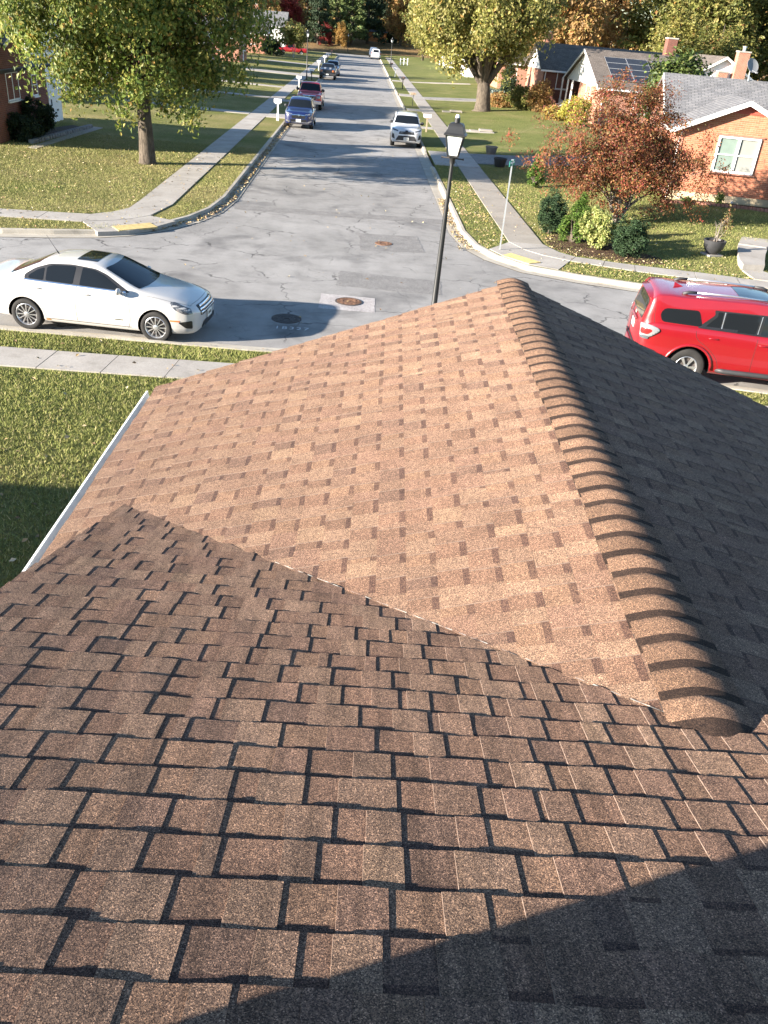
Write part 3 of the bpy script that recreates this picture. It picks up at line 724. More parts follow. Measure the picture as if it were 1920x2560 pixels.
# gutter along the left eave, drip edge and barge boards at the front
ge = ZR - EA * KW
prof = [(-EA + p, q) for p, q in ((.03, -.03), (.03, -.12), (-.055, -.12), (-.07, -.05), (-.075, -.018), (-.06, -.015), (-.055, -.05), (-.04, -.105), (.015, -.105), (.015, -.03))]
mb = MB(); mb.extrude([(a, .4, ge + z) for a, z in prof], (0, bl - .4 - .06, 0)); mb.build('gutter', MAT['white'], house)
def barge(a1, b1_, k, sgn):
    P0 = Vector((0, RAKE_B, ZR)); P1 = Vector((a1, b1_, ZR - abs(a1) * k)); d = (P1 - P0); nn = Vector((-d.y, d.x, 0)).normalized() * -.03 * sgn
    mb = MB(); mb.extrude([P0 + Vector((0, 0, -.012)), P1 + Vector((0, 0, -.012)), P1 + Vector((0, 0, -.17)), P0 + Vector((0, 0, -.17))], nn); mb.build('barge_board', MAT['white'], house)
barge(-EA, bl, KW, -1); barge(EA, br_, KW, 1)
# main-roof rake board
P0 = Vector((RAKE_A, -3.6, main_z(-3.6, -.02))); P1 = Vector((RAKE_A, vb(RAKE_A), main_z(vb(RAKE_A), -.02)))
mb = MB(); mb.extrude([P0, P1, P1 + Vector((0, 0, -.16)), P0 + Vector((0, 0, -.16))], (.03, 0, 0)); mb.build('barge_board', MAT['white'], house)
# brick walls under the roofs
def brick_wall(parent, p0, p1, z0, z1, mat, gable=None, name='wall'):
    """vertical wall from p0 to p1 (xy), optional gable apex height at the middle; UV in metres"""
    p0 = Vector(p0); p1 = Vector(p1); L = (p1 - p0).length
    prof = [(0, z0), (L, z0), (L, z1)] + ([(L / 2 if not isinstance(gable, tuple) else gable[0], gable if not isinstance(gable, tuple) else gable[1])] if gable else []) + [(0, z1)]
    d = (p1 - p0) / L
    me = bpy.data.meshes.new(name); me.from_pydata([(p0.x + d.x * u, p0.y + d.y * u, z) for u, z in prof], [], [tuple(range(len(prof)))]); me.materials.append(mat)
    uv = me.uv_layers.new(name='UVMap')
    for l in me.loops: uv.data[l.index].uv = prof[l.vertex_index]
    o = link(name, me, parent); sdm = o.modifiers.new('solid', 'SOLIDIFY'); sdm.thickness = .12; sdm.offset = 0
    return o
brick_wall(house, (-2.55, 3.95), (2.55, 3.95), 0, ZR - 2.55 * KW - .05, MAT['brick'], gable=ZR - .08)
brick_wall(house, (-2.55, 1.0), (-2.55, 3.95), 0, ZR - 2.55 * KW - .05, MAT['brick']); brick_wall(house, (2.55, 2), (2.55, 3.95), 0, ZR - 2.55 * KW - .05, MAT['brick'])
brick_wall(house, (-2.3, 2.0), (-2.3, -7.6), 0, 3.3, MAT['brick']); brick_wall(house, (8.8, 1.9), (2.5, 1.9), 0, 3.3, MAT['brick'])
# unseen chimney added behind the camera to cast the shadow across the lower right
mb = MB(); mb.box((-2.275, -2.15, 5.45), (.65, .69, 1.9)); ch = mb.build('chimney', MAT['brick'], house)
uv_planar(ch, lambda c: (c.x + c.y, c.z))
box_obj('added_chimney_cap', (-2.275, -2.15, 6.43), (.82, .80, .08), MAT['concrete'], house)
# ================================================================ VEHICLES
def smooth_curve(keys, xs, sig):
    kx = np.array([k[0] for k in keys], float); ky = np.array([k[1] for k in keys], float)
    fx = np.linspace(xs[0], xs[-1], 600); fy = np.interp(fx, kx, ky)
    st = (fx[1] - fx[0]); r = int(3 * sig / st) + 1; k = np.exp(-.5 * (np.arange(-r, r + 1) * st / sig) ** 2); k /= k.sum()
    fy2 = np.convolve(np.pad(fy, r, mode='reflect', reflect_type='odd'), k, 'valid')
    return np.interp(xs, fx, fy2)
def chaikin(poly, n=2, closed=True, r=None):
    """round the corners of an outline with fillets of fixed radius"""
    P = [Vector(p) for p in poly]; r = r or (.035 if n == 1 else .075); m_ = len(P); Q = []
    for i in range(m_):
        if not closed and i in (0, m_ - 1): Q.append(P[i]); continue
        a, b, c_ = P[i - 1], P[i], P[(i + 1) % m_]; d1 = a - b; d2 = c_ - b
        k1 = b + d1 * min(r / d1.length, .45); k2 = b + d2 * min(r / d2.length, .45)
        for t in (0, .25, .5, .75, 1): Q.append(k1 * (1 - t) ** 2 + b * 2 * t * (1 - t) + k2 * t * t)
    return Q
class Car:
    """x runs back from the front bumper, y to the car's left, z up; the object is turned so its nose points along +X"""
    def __init__(c, name, label, loc, heading, spec, paint, group):
        c.sp = spec; c.L = spec['L']; c.paint = paint
        c.root = thing(name, label, spec.get('cat', 'car'), (loc[0], loc[1], loc[2] if len(loc) > 2 else 0), heading, group)
        c.body()
    def P(c, x, y, z): return Vector((c.L / 2 - x + c.sp.get('nose', 0) * -max(0, 1 - x / 1.1), y, z))
    def body(c):
        sp = c.sp; L = c.L
        xs = np.unique(np.concatenate([np.linspace(0, .35, 9), np.linspace(.35, L - .35, 46), np.linspace(L - .35, L, 9)]))
        g = lambda k, s: smooth_curve(sp[k], xs, s)
        w = g('w', .05); zb = g('zb', .06); zs = g('zs', .09); zt = g('zt', sp.get('ts', .07)); wr = g('wr', .10); cr = g('cr', .1)
        N = []
        V = []
        for i in range(len(xs)):
            W, B, Sh, T, R_ = w[i], zb[i], zs[i], zt[i], min(wr[i], w[i] * .93); T = max(T, Sh + .012); re = max(T - cr[i], Sh + .006)
            H = Sh - B
            half = [(0, B), (W * .6, B), (W * .92, B + .012), (W * .978, B + .07), (W * .995, B + .25 * H), (W, B + .45 * H), (W * .996, B + .65 * H), (W * .985, B + .82 * H), (W * .965, Sh - .035), (W * .94, Sh - .008), (W * .915, Sh)]
            a = (W * .905, Sh + .003)
            for k in range(1, 7):
                t = k / 6; bow = math.sin(math.pi * t) * .012
                half.append((a[0] + (R_ - a[0]) * t + bow, a[1] + (re - a[1]) * t))
            half += [(R_ * .955, re + (T - re) * .28), (R_ * .86, re + (T - re) * .52), (R_ * .6, re + (T - re) * .82), (R_ * .3, re + (T - re) * .96), (0, T)]
            ring = half + [(-y, z) for y, z in half[-2:0:-1]]
            V.append([c.P(xs[i], y, z) for y, z in ring])
        n = len(V[0]); bm = bmesh.new(); vv = [[bm.verts.new(p) for p in r] for r in V]
        for i in range(len(vv) - 1):
            for j in range(n):
                bm.faces.new((vv[i][j], vv[i][(j + 1) % n], vv[i + 1][(j + 1) % n], vv[i + 1][j]))
        bm.faces.new(vv[0][::-1]); bm.faces.new(vv[-1])
        bmesh.ops.recalc_face_normals(bm, faces=bm.faces)
        me = bpy.data.meshes.new('body'); bm.to_mesh(me); bm.free(); me.materials.append(c.paint); me.materials.append(MAT['well'])
        tmp = link('body', me)
        # wheel wells
        cb = MB(); R = sp['R']
        for x in sp['axles']:
            for s in (-1, 1):
                ps = []
                for k in range(28):
                    t = 2 * math.pi * k / 28; ps.append(c.P(x + (R + sp.get('gap', .055)) * math.cos(t), s * (sp['W'] / 2 - .30), R + (R + sp.get('gap', .055)) * math.sin(t)))
                cb.extrude(ps, (0, s * .6, 0))
        cut_o = link('cutter', cb.mesh('cutter', [MAT['well']]))
        md = tmp.modifiers.new('b', 'BOOLEAN'); md.object = cut_o; md.operation = 'DIFFERENCE'; md.solver = 'EXACT'
        try: md.material_mode = 'TRANSFER'
        except Exception: pass
        bpy.context.view_layer.update(); dg = bpy.context.evaluated_depsgraph_get(); me2 = bpy.data.meshes.new_from_object(tmp.evaluated_get(dg)); me2.name = 'body'
        bpy.data.objects.remove(tmp); bpy.data.objects.remove(cut_o)
        me2.polygons.foreach_set('use_smooth', [True] * len(me2.polygons)); me2.set_sharp_from_angle(angle=rad(38))
        c.bodyo = link('body', me2, c.root)
        me2.calc_loop_triangles()
        c.bvh = BVHTree.FromPolygons([v.co for v in me2.vertices], [tuple(p.vertices) for p in me2.polygons])
    # -- projection of 2-D outlines onto the body
    def cast(c, u, v, ax):
        if ax in ('R', 'L'):       # side view: u = x back, v = z
            s = -1 if ax == 'R' else 1; o = c.P(u, s * 3, v); d = Vector((0, -s, 0))
        elif ax == 'F': o = Vector((6, u, v)); d = Vector((-1, 0, 0))
        elif ax == 'B': o = Vector((-6, u, v)); d = Vector((1, 0, 0))
        else: o = c.P(u, v, 4); d = Vector((0, 0, -1))
        h, nn, _, _ = c.bvh.ray_cast(o, d)
        return (h, nn if nn.dot(d) < 0 else -nn) if h is not None else (None, None)
    def patch(c, name, poly, ax, mat, off=.004, rnd=1, step=.06, parent=None, thick=.0, smooth=True):
        P = chaikin(poly, rnd) if rnd else [Vector(p) for p in poly]
        R2 = []
        for i in range(len(P)):
            a, b = P[i], P[(i + 1) % len(P)]; k = max(1, int((b - a).length / step))
            R2 += [a.lerp(b, t / k) for t in range(k)]
        n = len(R2); pl = [tuple(p) for p in R2]; pts = list(R2)
        x0, x1 = min(p[0] for p in pl), max(p[0] for p in pl); y0, y1 = min(p[1] for p in pl), max(p[1] for p in pl)
        x = x0 + step / 2
        while x < x1:
            y = y0 + step / 2
            while y < y1:
                if inside((x, y), pl): pts.append(Vector((x, y)))
                y += step
            x += step
        v, e, f, _, _, _ = delaunay_2d_cdt(pts, [(i, (i + 1) % n) for i in range(n)], [list(range(n))], 1, 1e-5)
        V = []; ok = []
        for p in v:
            h, nn = c.cast(p.x, p.y, ax)
            if h is None: V.append((0, 0, -9)); ok.append(False)
            else: V.append(tuple(h + nn * off)); ok.append(True)
        F = [t for t in f if all(ok[i] for i in t)]
        mb = MB(); mb.add(V, F)
        o = link(name, mb.mesh(name, mat, smooth=smooth), parent or c.root)
        if thick: s = o.modifiers.new('s', 'SOLIDIFY'); s.thickness = thick; s.offset = 1
        return o
    def line(c, name, pts, ax, mat, w=.007, off=.0015, rnd=1, parent=None):
        P = chaikin(pts, rnd, False, .15) if rnd and len(pts) > 2 else [Vector(p) for p in pts]
        Q = []
        for a, b in zip(P[:-1], P[1:]):
            k = max(1, int((b - a).length / .05)); Q += [a.lerp(b, t / k) for t in range(k)]
        Q.append(P[-1]); V = []; F = []
        for i, p in enumerate(Q):
            t = (Q[min(i + 1, len(Q) - 1)] - Q[max(i - 1, 0)]).normalized(); nn2 = Vector((-t.y, t.x)) * w / 2
            A = c.cast(*(p + nn2), ax); B = c.cast(*(p - nn2), ax)
            if A[0] is None or B[0] is None: continue
            V += [tuple(A[0] + A[1] * off), tuple(B[0] + B[1] * off)]
        F = [(2 * i, 2 * i + 1, 2 * i + 3, 2 * i + 2) for i in range(len(V) // 2 - 1)]
        if not F: return None
        return MB().add(V, F).build(name, mat, parent or c.root)
    def both(c, fn, *a, **k):
        for s in ('R', 'L'): fn(*[s if q == '@' else q for q in a], **k)
    def wheel(c, x, s, style, spokes=9, detail=True):
        R = c.sp['R']; wd = c.sp.get('tw', .22); y = s * (c.sp['W'] / 2 - .035)
        wroot = link('wheel', None, c.root); wroot.location = c.P(x, y, R)
        rr = R * c.sp.get('rim', .66)
        prof = [(rr, .0), (rr * 1.03, .006), (R * .90, .010), (R * .97, -.004), (R, -.03), (R, -wd + .03), (R * .96, -wd), (rr, -wd), (rr * .97, -wd * .5), (rr, .0)]
        mb = MB(); mb.lathe([(r, z * s) for r, z in prof], n=36, axis='Y'); mb.build('tyre', MAT['tyre'], wroot, angle=40)
        mb = MB(); mb.lathe([(rr * 1.0, -.002 * s), (rr * .96, .004 * s), (rr * .90, -.012 * s), (rr * .88, -.06 * s), (rr * .3, -.07 * s), (0, -.07 * s)], n=36, axis='Y')
        for k in range(spokes):
            a = 2 * math.pi * k / spokes
            def pt(r, da, d): return Vector((math.cos(a + da) * r, d * s, math.sin(a + da) * r))
            wa, wb = style
            q = [pt(rr * .16, -wa * 2.2, -.006), pt(rr * .16, wa * 2.2, -.006), pt(rr * .93, wb, -.010), pt(rr * .93, -wb, -.010)]
            dn = Vector((0, -.03 * s, 0)); mb.add(q + [p + dn for p in q], [(0, 1, 2, 3), (0, 4, 5, 1), (1, 5, 6, 2), (2, 6, 7, 3), (3, 7, 4, 0)])
        mb.lathe([(rr * .24, -.03 * s), (rr * .23, -.002 * s), (rr * .12, .006 * s), (0, .006 * s)], n=20, axis='Y')
        mb.build('rim', [MAT['alu']], wroot, angle=35)
        if detail:
            mb = MB(); mb.lathe([(rr * .86, -.058 * s), (rr * .5, -.06 * s), (0.001, -.06 * s)], n=24, axis='Y'); mb.build('brake_disc', MAT['irond'], wroot)
    def wheels(c, style=(.10, .07), spokes=9, detail=True):
        for x in c.sp['axles']:
            for s in (-1, 1): c.wheel(x, s, style, spokes, detail)
    def mirror(c, x, z, mat, size=(.13, .19, .14)):
        for s, ax in ((-1, 'R'), (1, 'L')):
            h, nn = c.cast(x, z - .06, ax)
            if h is None: continue
            bm = bmesh.new(); bmesh.ops.create_icosphere(bm, subdivisions=3, radius=.5)
            for v in bm.verts:
                v.co.x *= size[0] * (1.0 if v.co.x > 0 else .35); v.co.y *= size[1]; v.co.z *= size[2]
            me = bpy.data.meshes.new('mirror'); bm.to_mesh(me); bm.free(); me.materials.append(mat); me.polygons.foreach_set('use_smooth', [True] * len(me.polygons))
            o = link('mirror', me, c.root); o.location = Vector((h.x, h.y + s * .115, z))
            box_obj('mirror_stalk', (0, -s * .09, -.055), (.05, .12, .03), MAT['trim'], o)
    def handle(c, x, z, mat, sides=('R', 'L'), w=.19):
        for s in sides:
            h, nn = c.cast(x, z, s)
            if h is None: continue
            mb = MB(); y = h.y + nn.y * .026; k = 1 if s == 'L' else -1
            mb.tube([(h.x - w / 2, h.y, z), (h.x - w / 2 + .03, y, z + .004), (h.x + w / 2 - .03, y, z + .004), (h.x + w / 2, h.y, z - .002)], [.010, .013, .013, .010], 8); mb.build('door_handle', mat, c.root, smooth=True)
    def plate(c, ax, z, y=0, text=None, bg='plate', size=(.305, .155)):
        h, nn = c.cast(y, z, ax); s = 1 if ax == 'F' else -1
        if h is None: return
        pl = box_obj('licence_plate', (h.x + s * .02, y, z), (.012, size[0], size[1]), MAT[bg], c.root)
        if text:
            mb = MB(); x = h.x + s * .0275
            for i in range(6): mb.box((x, y - s * (.09 - .036 * i) * -1, z), (.002, .018, .055))
            o = mb.build('plate_lettering', MAT['seam'], pl); o['kind'] = 'stuff'
GRP = 'cars parked along the streets'

# ---------------------------------------------------------------- white sedan
sedan_spec = dict(nose=.13, L=4.84, W=1.83, R=.325, tw=.22, rim=.70, axles=(.985, 3.713),
    w=[(0, .42), (.03, .56), (.10, .68), (.25, .79), (.5, .86), (.9, .90), (1.6, .912), (3.2, .915), (3.9, .905), (4.4, .86), (4.68, .78), (4.80, .68), (4.84, .55)],
    zb=[(0, .30), (.12, .21), (.6, .20), (1.6, .20), (3.2, .21), (4.3, .25), (4.84, .36)],
    zs=[(0, .60), (.06, .66), (.20, .73), (.6, .82), (1.1, .895), (1.7, .925), (2.6, .955), (3.4, .985), (4.0, 1.01), (4.55, 1.02), (4.76, .99), (4.84, .86)],
    zt=[(0, .66), (.06, .73), (.20, .80), (.6, .91), (1.10, 1.00), (1.28, 1.035), (1.42, 1.075), (2.12, 1.405), (2.35, 1.44), (2.75, 1.452), (3.2, 1.42), (3.4, 1.385), (4.08, 1.10), (4.25, 1.075), (4.6, 1.07), (4.75, 1.03), (4.84, .9)],
    wr=[(0, .3), (.25, .60), (.9, .72), (1.3, .72), (1.5, .70), (2.1, .60), (2.4, .575), (3.2, .565), (3.6, .60), (4.1, .66), (4.6, .66), (4.84, .4)],
    cr=[(0, .03), (1.1, .06), (1.5, .05), (2.2, .055), (3.3, .055), (4.0, .045), (4.84, .03)])
sd_ = (-3.96 - -6.67, 16.74 - 17.09); hd = math.atan2(-.30, 2.71)
cxs = Vector((-6.6, 17.02)) + Vector((math.cos(hd), math.sin(hd))) * (4.84 / 2 - (4.84 - 3.713)) + Vector((-math.sin(hd), math.cos(hd))) * .80
c = Car('parked_car', 'white four-door sedan parked at the near kerb on the left', (cxs.x, cxs.y), hd, sedan_spec, MAT['car_white'], GRP)
c.wheels((.085, .055), 12)
gl = MAT['glass']
# windows: dark surround, then glass
def side_windows(c, frame, panes, belt=None, mat=None):
    for s in ('R', 'L'):
        f = c.patch('window_surround', frame, s, MAT['trim'], .003, 2)
        for p in panes: c.patch('side_window', p, s, mat or gl, .0065, 1, parent=None)
        if belt: c.line('chrome_strip', belt, s, MAT['chrome'], .02, .008, 0)
side_windows(c, [(1.50, .965), (1.68, 1.06), (2.02, 1.255), (2.25, 1.335), (2.75, 1.372), (3.20, 1.345), (3.50, 1.25), (3.72, 1.115), (3.70, 1.035), (2.6, .998)],
    [[(1.72, .998), (1.78, 1.06), (2.07, 1.235), (2.27, 1.312), (2.52, 1.338), (2.56, 1.022)], [(2.70, 1.028), (2.66, 1.342), (2.85, 1.342), (3.14, 1.322), (3.26, 1.28), (3.26, 1.05)], [(3.31, 1.05), (3.31, 1.27), (3.46, 1.215), (3.62, 1.11), (3.62, 1.06)]],
    [(1.60, .972), (2.6, 1.006), (3.70, 1.038)])
c.patch('windscreen', [(1.36, -.66), (1.28, -.35), (1.26, 0), (1.28, .35), (1.36, .66), (2.08, .545), (2.03, .25), (2.02, 0), (2.03, -.25), (2.08, -.545)], 'T', gl, .004, 1)
c.patch('rear_window', [(3.46, -.52), (3.41, 0), (3.46, .52), (4.06, .62), (4.12, 0), (4.06, -.62)], 'T', gl, .004, 1)
c.patch('sunroof', [(2.30, -.40), (2.30, .40), (2.72, .41), (2.72, -.41)], 'T', gl, .004, 1)
for s in ('R', 'L'):
    c.line('door_seam', [(1.58, .95), (1.52, .8), (1.50, .45), (1.56, .27)], s, MAT['seam']); c.line('door_seam', [(2.62, 1.0), (2.64, .6), (2.62, .27)], s, MAT['seam'])
    c.line('door_seam', [(3.70, 1.06), (3.66, .85), (3.40, .62), (3.30, .42), (3.26, .27)], s, MAT['seam']); c.line('sill_line', [(1.5, .29), (3.3, .30)], s, MAT['seam'], .012)
    c.patch('head_lamp', [(.14, .63), (.20, .73), (.56, .845), (.66, .85), (.52, .72), (.32, .635)], s, MAT['lamp_dark'], .004, 1, .04)
    c.patch('head_lamp_lens', [(.34, .67), (.40, .735), (.52, .77), (.46, .69)], s, MAT['lamp'], .008, 1, .04)
    c.patch('tail_lamp', [(4.30, .78), (4.36, .93), (4.70, .96), (4.72, .80)], s, MAT['tail'], .004, 1, .04)
    c.patch('side_marker', [(.42, .475), (.42, .505), (.64, .515), (.64, .485)], s, MAT['amber'], .004, 0, .04)
    c.patch('fog_lamp_surround', [(.16, .33), (.16, .50), (.46, .47), (.30, .35)], s, MAT['trim'], .004, 1, .04)
    c.patch('badge', [(1.66, .42), (1.66, .44), (1.83, .44), (1.83, .42)], s, MAT['chrome'], .004, 0)
    c.patch('rust_spot', [(3.18, .255), (3.20, .30), (3.30, .285), (3.30, .25)], s, MAT['rust'], .0018, 1, .02)
for k, (z0, z1, yw) in enumerate(((.70, .735, .40), (.645, .68, .46), (.59, .625, .48))):
    c.patch('grille_bar', [(-yw, z0), (yw, z0), (yw - .02, z1), (-yw + .02, z1)], 'F', MAT['chrome'], .012, 0, .05, thick=.008)
c.patch('grille', [(-.50, .56), (.50, .56), (.46, .75), (-.46, .75)], 'F', MAT['trim'], .004, 1, .05)
c.patch('lower_intake', [(-.48, .30), (.48, .30), (.42, .42), (-.42, .42)], 'F', MAT['trim'], .004, 1, .05)
c.plate('F', .50, text=True); c.plate('B', .85)
c.handle(2.42, .875, MAT['car_white']); c.handle(3.42, .905, MAT['car_white'])
c.mirror(1.72, 1.01, MAT['car_white'])
mb = MB(); h, _ = c.cast(3.28, 0, 'T'); mb.tube([h, h + Vector((-.06, 0, .10)), h + Vector((-.22, 0, .36))], [.02, .006, .003], 6); mb.build('antenna', MAT['trim'], c.root)
c.line('bonnet_seam', [(.24, -.60), (.6, -.73), (1.2, -.78)], 'T', MAT['seam']); c.line('bonnet_seam', [(.24, .60), (.6, .73), (1.2, .78)], 'T', MAT['seam']); c.line('bonnet_seam', [(.24, -.60), (.19, -.3), (.18, 0), (.19, .3), (.24, .60)], 'T', MAT['seam'])

# ---------------------------------------------------------------- generic SUV lofts
def suv_spec(L, W, H, wb, fo, R, hood, belt, slope=.55, cat='car', rear=.12, gap=.06, roofend=None):
    w = W / 2; re = L - rear
    return dict(L=L, W=W, R=R, tw=.24, rim=.64, axles=(fo, fo + wb), cat=cat, gap=gap, ts=.06,
        w=[(0, w * .55), (.04, w * .72), (.12, w * .84), (.3, w * .93), (.7, w * .98), (1.4, w), (L - .9, w), (L - .35, w * .965), (L - .12, w * .90), (L - .03, w * .82), (L, w * .74)],
        zb=[(0, .36), (.15, .27), (.7, .25), (L - 1, .27), (L - .3, .34), (L, .42)],
        zs=[(0, hood - .26), (.06, hood - .17), (.25, hood - .08), (.9, hood - .02), (1.3, belt - .04), (2, belt), (L - 1, belt + .04), (L - .2, belt + .05), (L, belt - .12)],
        zt=[(0, hood - .20), (.06, hood - .10), (.22, hood - .02), (.7, hood + .03), (1.10, hood + .075), (1.28, hood + .115), (1.28 + slope * 1.3, H - .10), (1.28 + slope * 1.3 + .3, H - .02), (L * .55, H), (re - .55, H - .03), (re - .22, H - .06), (re - .10, H - .10), (re, belt + .16), (L - .03, belt + .03), (L, belt - .05)],
        wr=[(0, w * .4), (.25, w * .72), (1.0, w * .80), (1.35, w * .80), (1.28 + slope * 1.3, w * .70), (L * .6, w * .70), (re - .3, w * .69), (re, w * .74), (L, w * .6)],
        cr=[(0, .03), (1.1, .05), (1.6, .06), (L * .5, .07), (re - .3, .07), (L, .03)])
# ---------------------------------------------------------------- red SUV
sp = suv_spec(4.83, 1.925, 1.80, 2.79, .96, .385, 1.10, 1.16, .50, rear=.12, gap=.085); w_ = 1.925 / 2
sp['wr'] = [(0, w_ * .5), (.25, w_ * .76), (1.0, w_ * .84), (1.35, w_ * .84), (1.93, w_ * .80), (2.9, w_ * .80), (4.4, w_ * .79), (4.71, w_ * .81), (4.83, w_ * .70)]
sp['zt'] = [(x_, z_) if x_ < 4.0 else q_ for (x_, z_), q_ in zip(sp['zt'], sp['zt'][:-5] + [(4.30, 1.785), (4.62, 1.76), (4.70, 1.72), (4.775, 1.30), (4.83, 1.12)])]; sp['cr'] = [(0, .03), (1.1, .05), (1.6, .05), (2.4, .05), (4.4, .05), (4.83, .03)]
sp['w'] = [(0, w_ * .62), (.04, w_ * .78), (.12, w_ * .88), (.3, w_ * .95), (.7, w_ * .99), (1.4, w_), (4.2, w_), (4.55, w_ * .985), (4.74, w_ * .945), (4.81, w_ * .88), (4.83, w_ * .82)]; sp['rim'] = .60; sp['tw'] = .265
for k_ in ('zb', 'zs', 'zt'): sp[k_] = [(x_, z_ + .03) for x_, z_ in sp[k_]]
hd = rad(-9.5); dirv = Vector((math.cos(hd), math.sin(hd))); lat = Vector((-math.sin(hd), math.cos(hd)))
pc = Vector((7.10, 16.30)) + dirv * (4.83 / 2 - (4.83 - .96 - 2.79)) + lat * .84
c = Car('parked_car', 'red SUV with roof rails parked at the near kerb on the right', (pc.x, pc.y), hd, sp, MAT['car_red'], GRP)
c.wheels((.16, .14), 6)
for s in ('R', 'L'):
    c.patch('quarter_window', [(3.62, 1.24), (3.74, 1.55), (4.42, 1.53), (4.50, 1.42), (4.44, 1.26)], s, gl, .004, 2)
    c.patch('window_surround', [(1.55, 1.18), (1.95, 1.55), (2.2, 1.60), (3.45, 1.59), (3.42, 1.50), (3.72, 1.22), (2.6, 1.19)], s, MAT['trim'], .003, 1)
    c.patch('side_window', [(1.70, 1.205), (2.04, 1.54), (2.44, 1.575), (2.46, 1.21)], s, gl, .006, 1)
    c.patch('side_window', [(2.56, 1.215), (2.54, 1.575), (3.20, 1.568), (3.22, 1.225)], s, gl, .006, 1)
    c.patch('side_window', [(3.27, 1.23), (3.27, 1.565), (3.38, 1.56), (3.36, 1.48), (3.58, 1.24)], s, gl, .006, 1)
    c.line('window_bar', [(3.245, 1.225), (3.235, 1.57)], s, MAT['alu'], .02, .01, 0); c.line('window_bar', [(2.52, 1.22), (2.50, 1.57)], s, MAT['alu'], .015, .01, 0)
    c.line('door_seam', [(1.52, 1.15), (1.48, .7), (1.55, .42)], s, MAT['seam']); c.line('door_seam', [(2.50, 1.19), (2.50, .7), (2.48, .42)], s, MAT['seam']); c.line('door_seam', [(3.74, 1.22), (3.70, 1.0), (3.42, .85), (3.18, .62), (3.12, .42)], s, MAT['seam'])
    tl = c.patch('tail_lamp', [(4.58, .96), (4.44, 1.07), (4.46, 1.12), (4.60, 1.17), (4.81, 1.17), (4.80, .92), (4.68, .90)], s, MAT['lamp'], .012, 1, .04, thick=.012)
    c.patch('red_lens', [(4.66, .98), (4.58, 1.06), (4.62, 1.09), (4.79, 1.09), (4.79, .98)], s, MAT['tail'], .026, 1, .03, parent=tl)
    c.patch('lamp_base', [(4.64, .885), (4.64, .95), (4.79, .95), (4.79, .89)], s, MAT['lamp_dark'], .026, 1, .03, parent=tl)
    c.line('rear_pillar_seam', [(4.62, 1.56), (4.60, 1.30), (4.56, 1.18)], s, MAT['seam'])
    # wheel-arch flares
    for x in sp['axles']:
        mb = MB(); pts = []; sg = -1 if s == 'R' else 1
        for k in range(17):
            t = math.pi * (-.06 + 1.12 * k / 16); r = sp['R'] + .10
            h, nn = c.cast(x + r * math.cos(t), sp['R'] + r * math.sin(t), s)
            if h is None: continue
            pts.append(h + nn * .008)
        if len(pts) > 3: mb.tube(pts, .03, 8); mb.build('wheel_arch_flare', MAT['car_red'], c.root, smooth=True)
    mb = MB(); sg = -1 if s == 'R' else 1
    mb.tube([c.P(1.42, sg * .90, .40), c.P(1.6, sg * .965, .40), c.P(3.0, sg * .965, .40), c.P(3.15, sg * .90, .40)], .05, 10); mb.build('running_board', MAT['blackp'], c.root, smooth=True)
    h1, _ = c.cast(2.15, sg * .56, 'T'); h2, _ = c.cast(4.1, sg * .56, 'T')
    mb = MB()
    if h1 and h2:
        up = Vector((0, 0, .055)); a, b = h1 + up, h2 + up; mb.tube([a.lerp(b, .12), a.lerp(b, .5) + Vector((0, 0, .012)), a.lerp(b, .88)], .021, 8); rl = mb.build('roof_rail', MAT['alu'], c.root, smooth=True)
        for p, q in ((h1, a.lerp(b, .14)), (h2, a.lerp(b, .86))):
            mb = MB(); mb.tube([p, p.lerp(q, .4) + Vector((0, 0, .025)), q], [.04, .032, .025], 8); mb.build('rail_foot', MAT['blackp'], rl, smooth=True)
c.patch('windscreen', [(1.34, -.74), (1.26, 0), (1.34, .74), (1.88, .63), (1.86, 0), (1.88, -.63)], 'T', gl, .004, 1)
c.patch('sunroof', [(2.05, -.42), (2.05, .42), (2.95, .42), (2.95, -.42)], 'T', gl, .004, 1)
c.patch('rear_window', [(-.64, 1.22), (.64, 1.22), (.60, 1.56), (.45, 1.60), (-.45, 1.60), (-.60, 1.56)], 'B', gl, .006, 1)
mb = MB(); zsp = 1.755; V = []
for k in range(13):
    y = -.64 + 1.28 * k / 12; e = abs(y / .64) ** 3; V += [(c.L / 2 - 4.30, y, zsp + .022 - .06 * e), (c.L / 2 - 4.55, y, zsp + .008 - .06 * e), (c.L / 2 - 4.80 + .08 * e, y, zsp - .035 - .06 * e), (c.L / 2 - 4.77 + .08 * e, y, zsp - .075 - .06 * e), (c.L / 2 - 4.50, y, zsp - .10 - .06 * e)]
mb.add(V, [(5 * i + j, 5 * i + (j + 1) % 5, 5 * i + 5 + (j + 1) % 5, 5 * i + 5 + j) for i in range(12) for j in range(5)] + [(0, 1, 2, 3, 4), (64, 63, 62, 61, 60)]); mb.build('rear_spoiler', MAT['car_red'], c.root, smooth=True, angle=50)
mb = MB(); V = []
for k in range(13):
    y = -.86 + 1.72 * k / 12; e = abs(y / .86) ** 4; bx = c.L / 2 - 4.90 + .22 * e; V += [(bx + .30, y, .66), (bx, y, .64), (bx - .01, y, .44), (bx + .12, y, .36), (bx + .30, y, .36)]
mb.add(V, [(5 * i + j, 5 * i + (j + 1) % 5, 5 * i + 5 + (j + 1) % 5, 5 * i + 5 + j) for i in range(12) for j in range(5)] + [(0, 1, 2, 3, 4), (64, 63, 62, 61, 60)]); bmp = mb.build('rear_bumper', MAT['car_red'], c.root, smooth=True, angle=40)
mb = MB(); mb.box((c.L / 2 - 4.78, 0, .668), (.18, 1.15, .012)); mb.build('bumper_step_pad', MAT['blackp'], bmp)
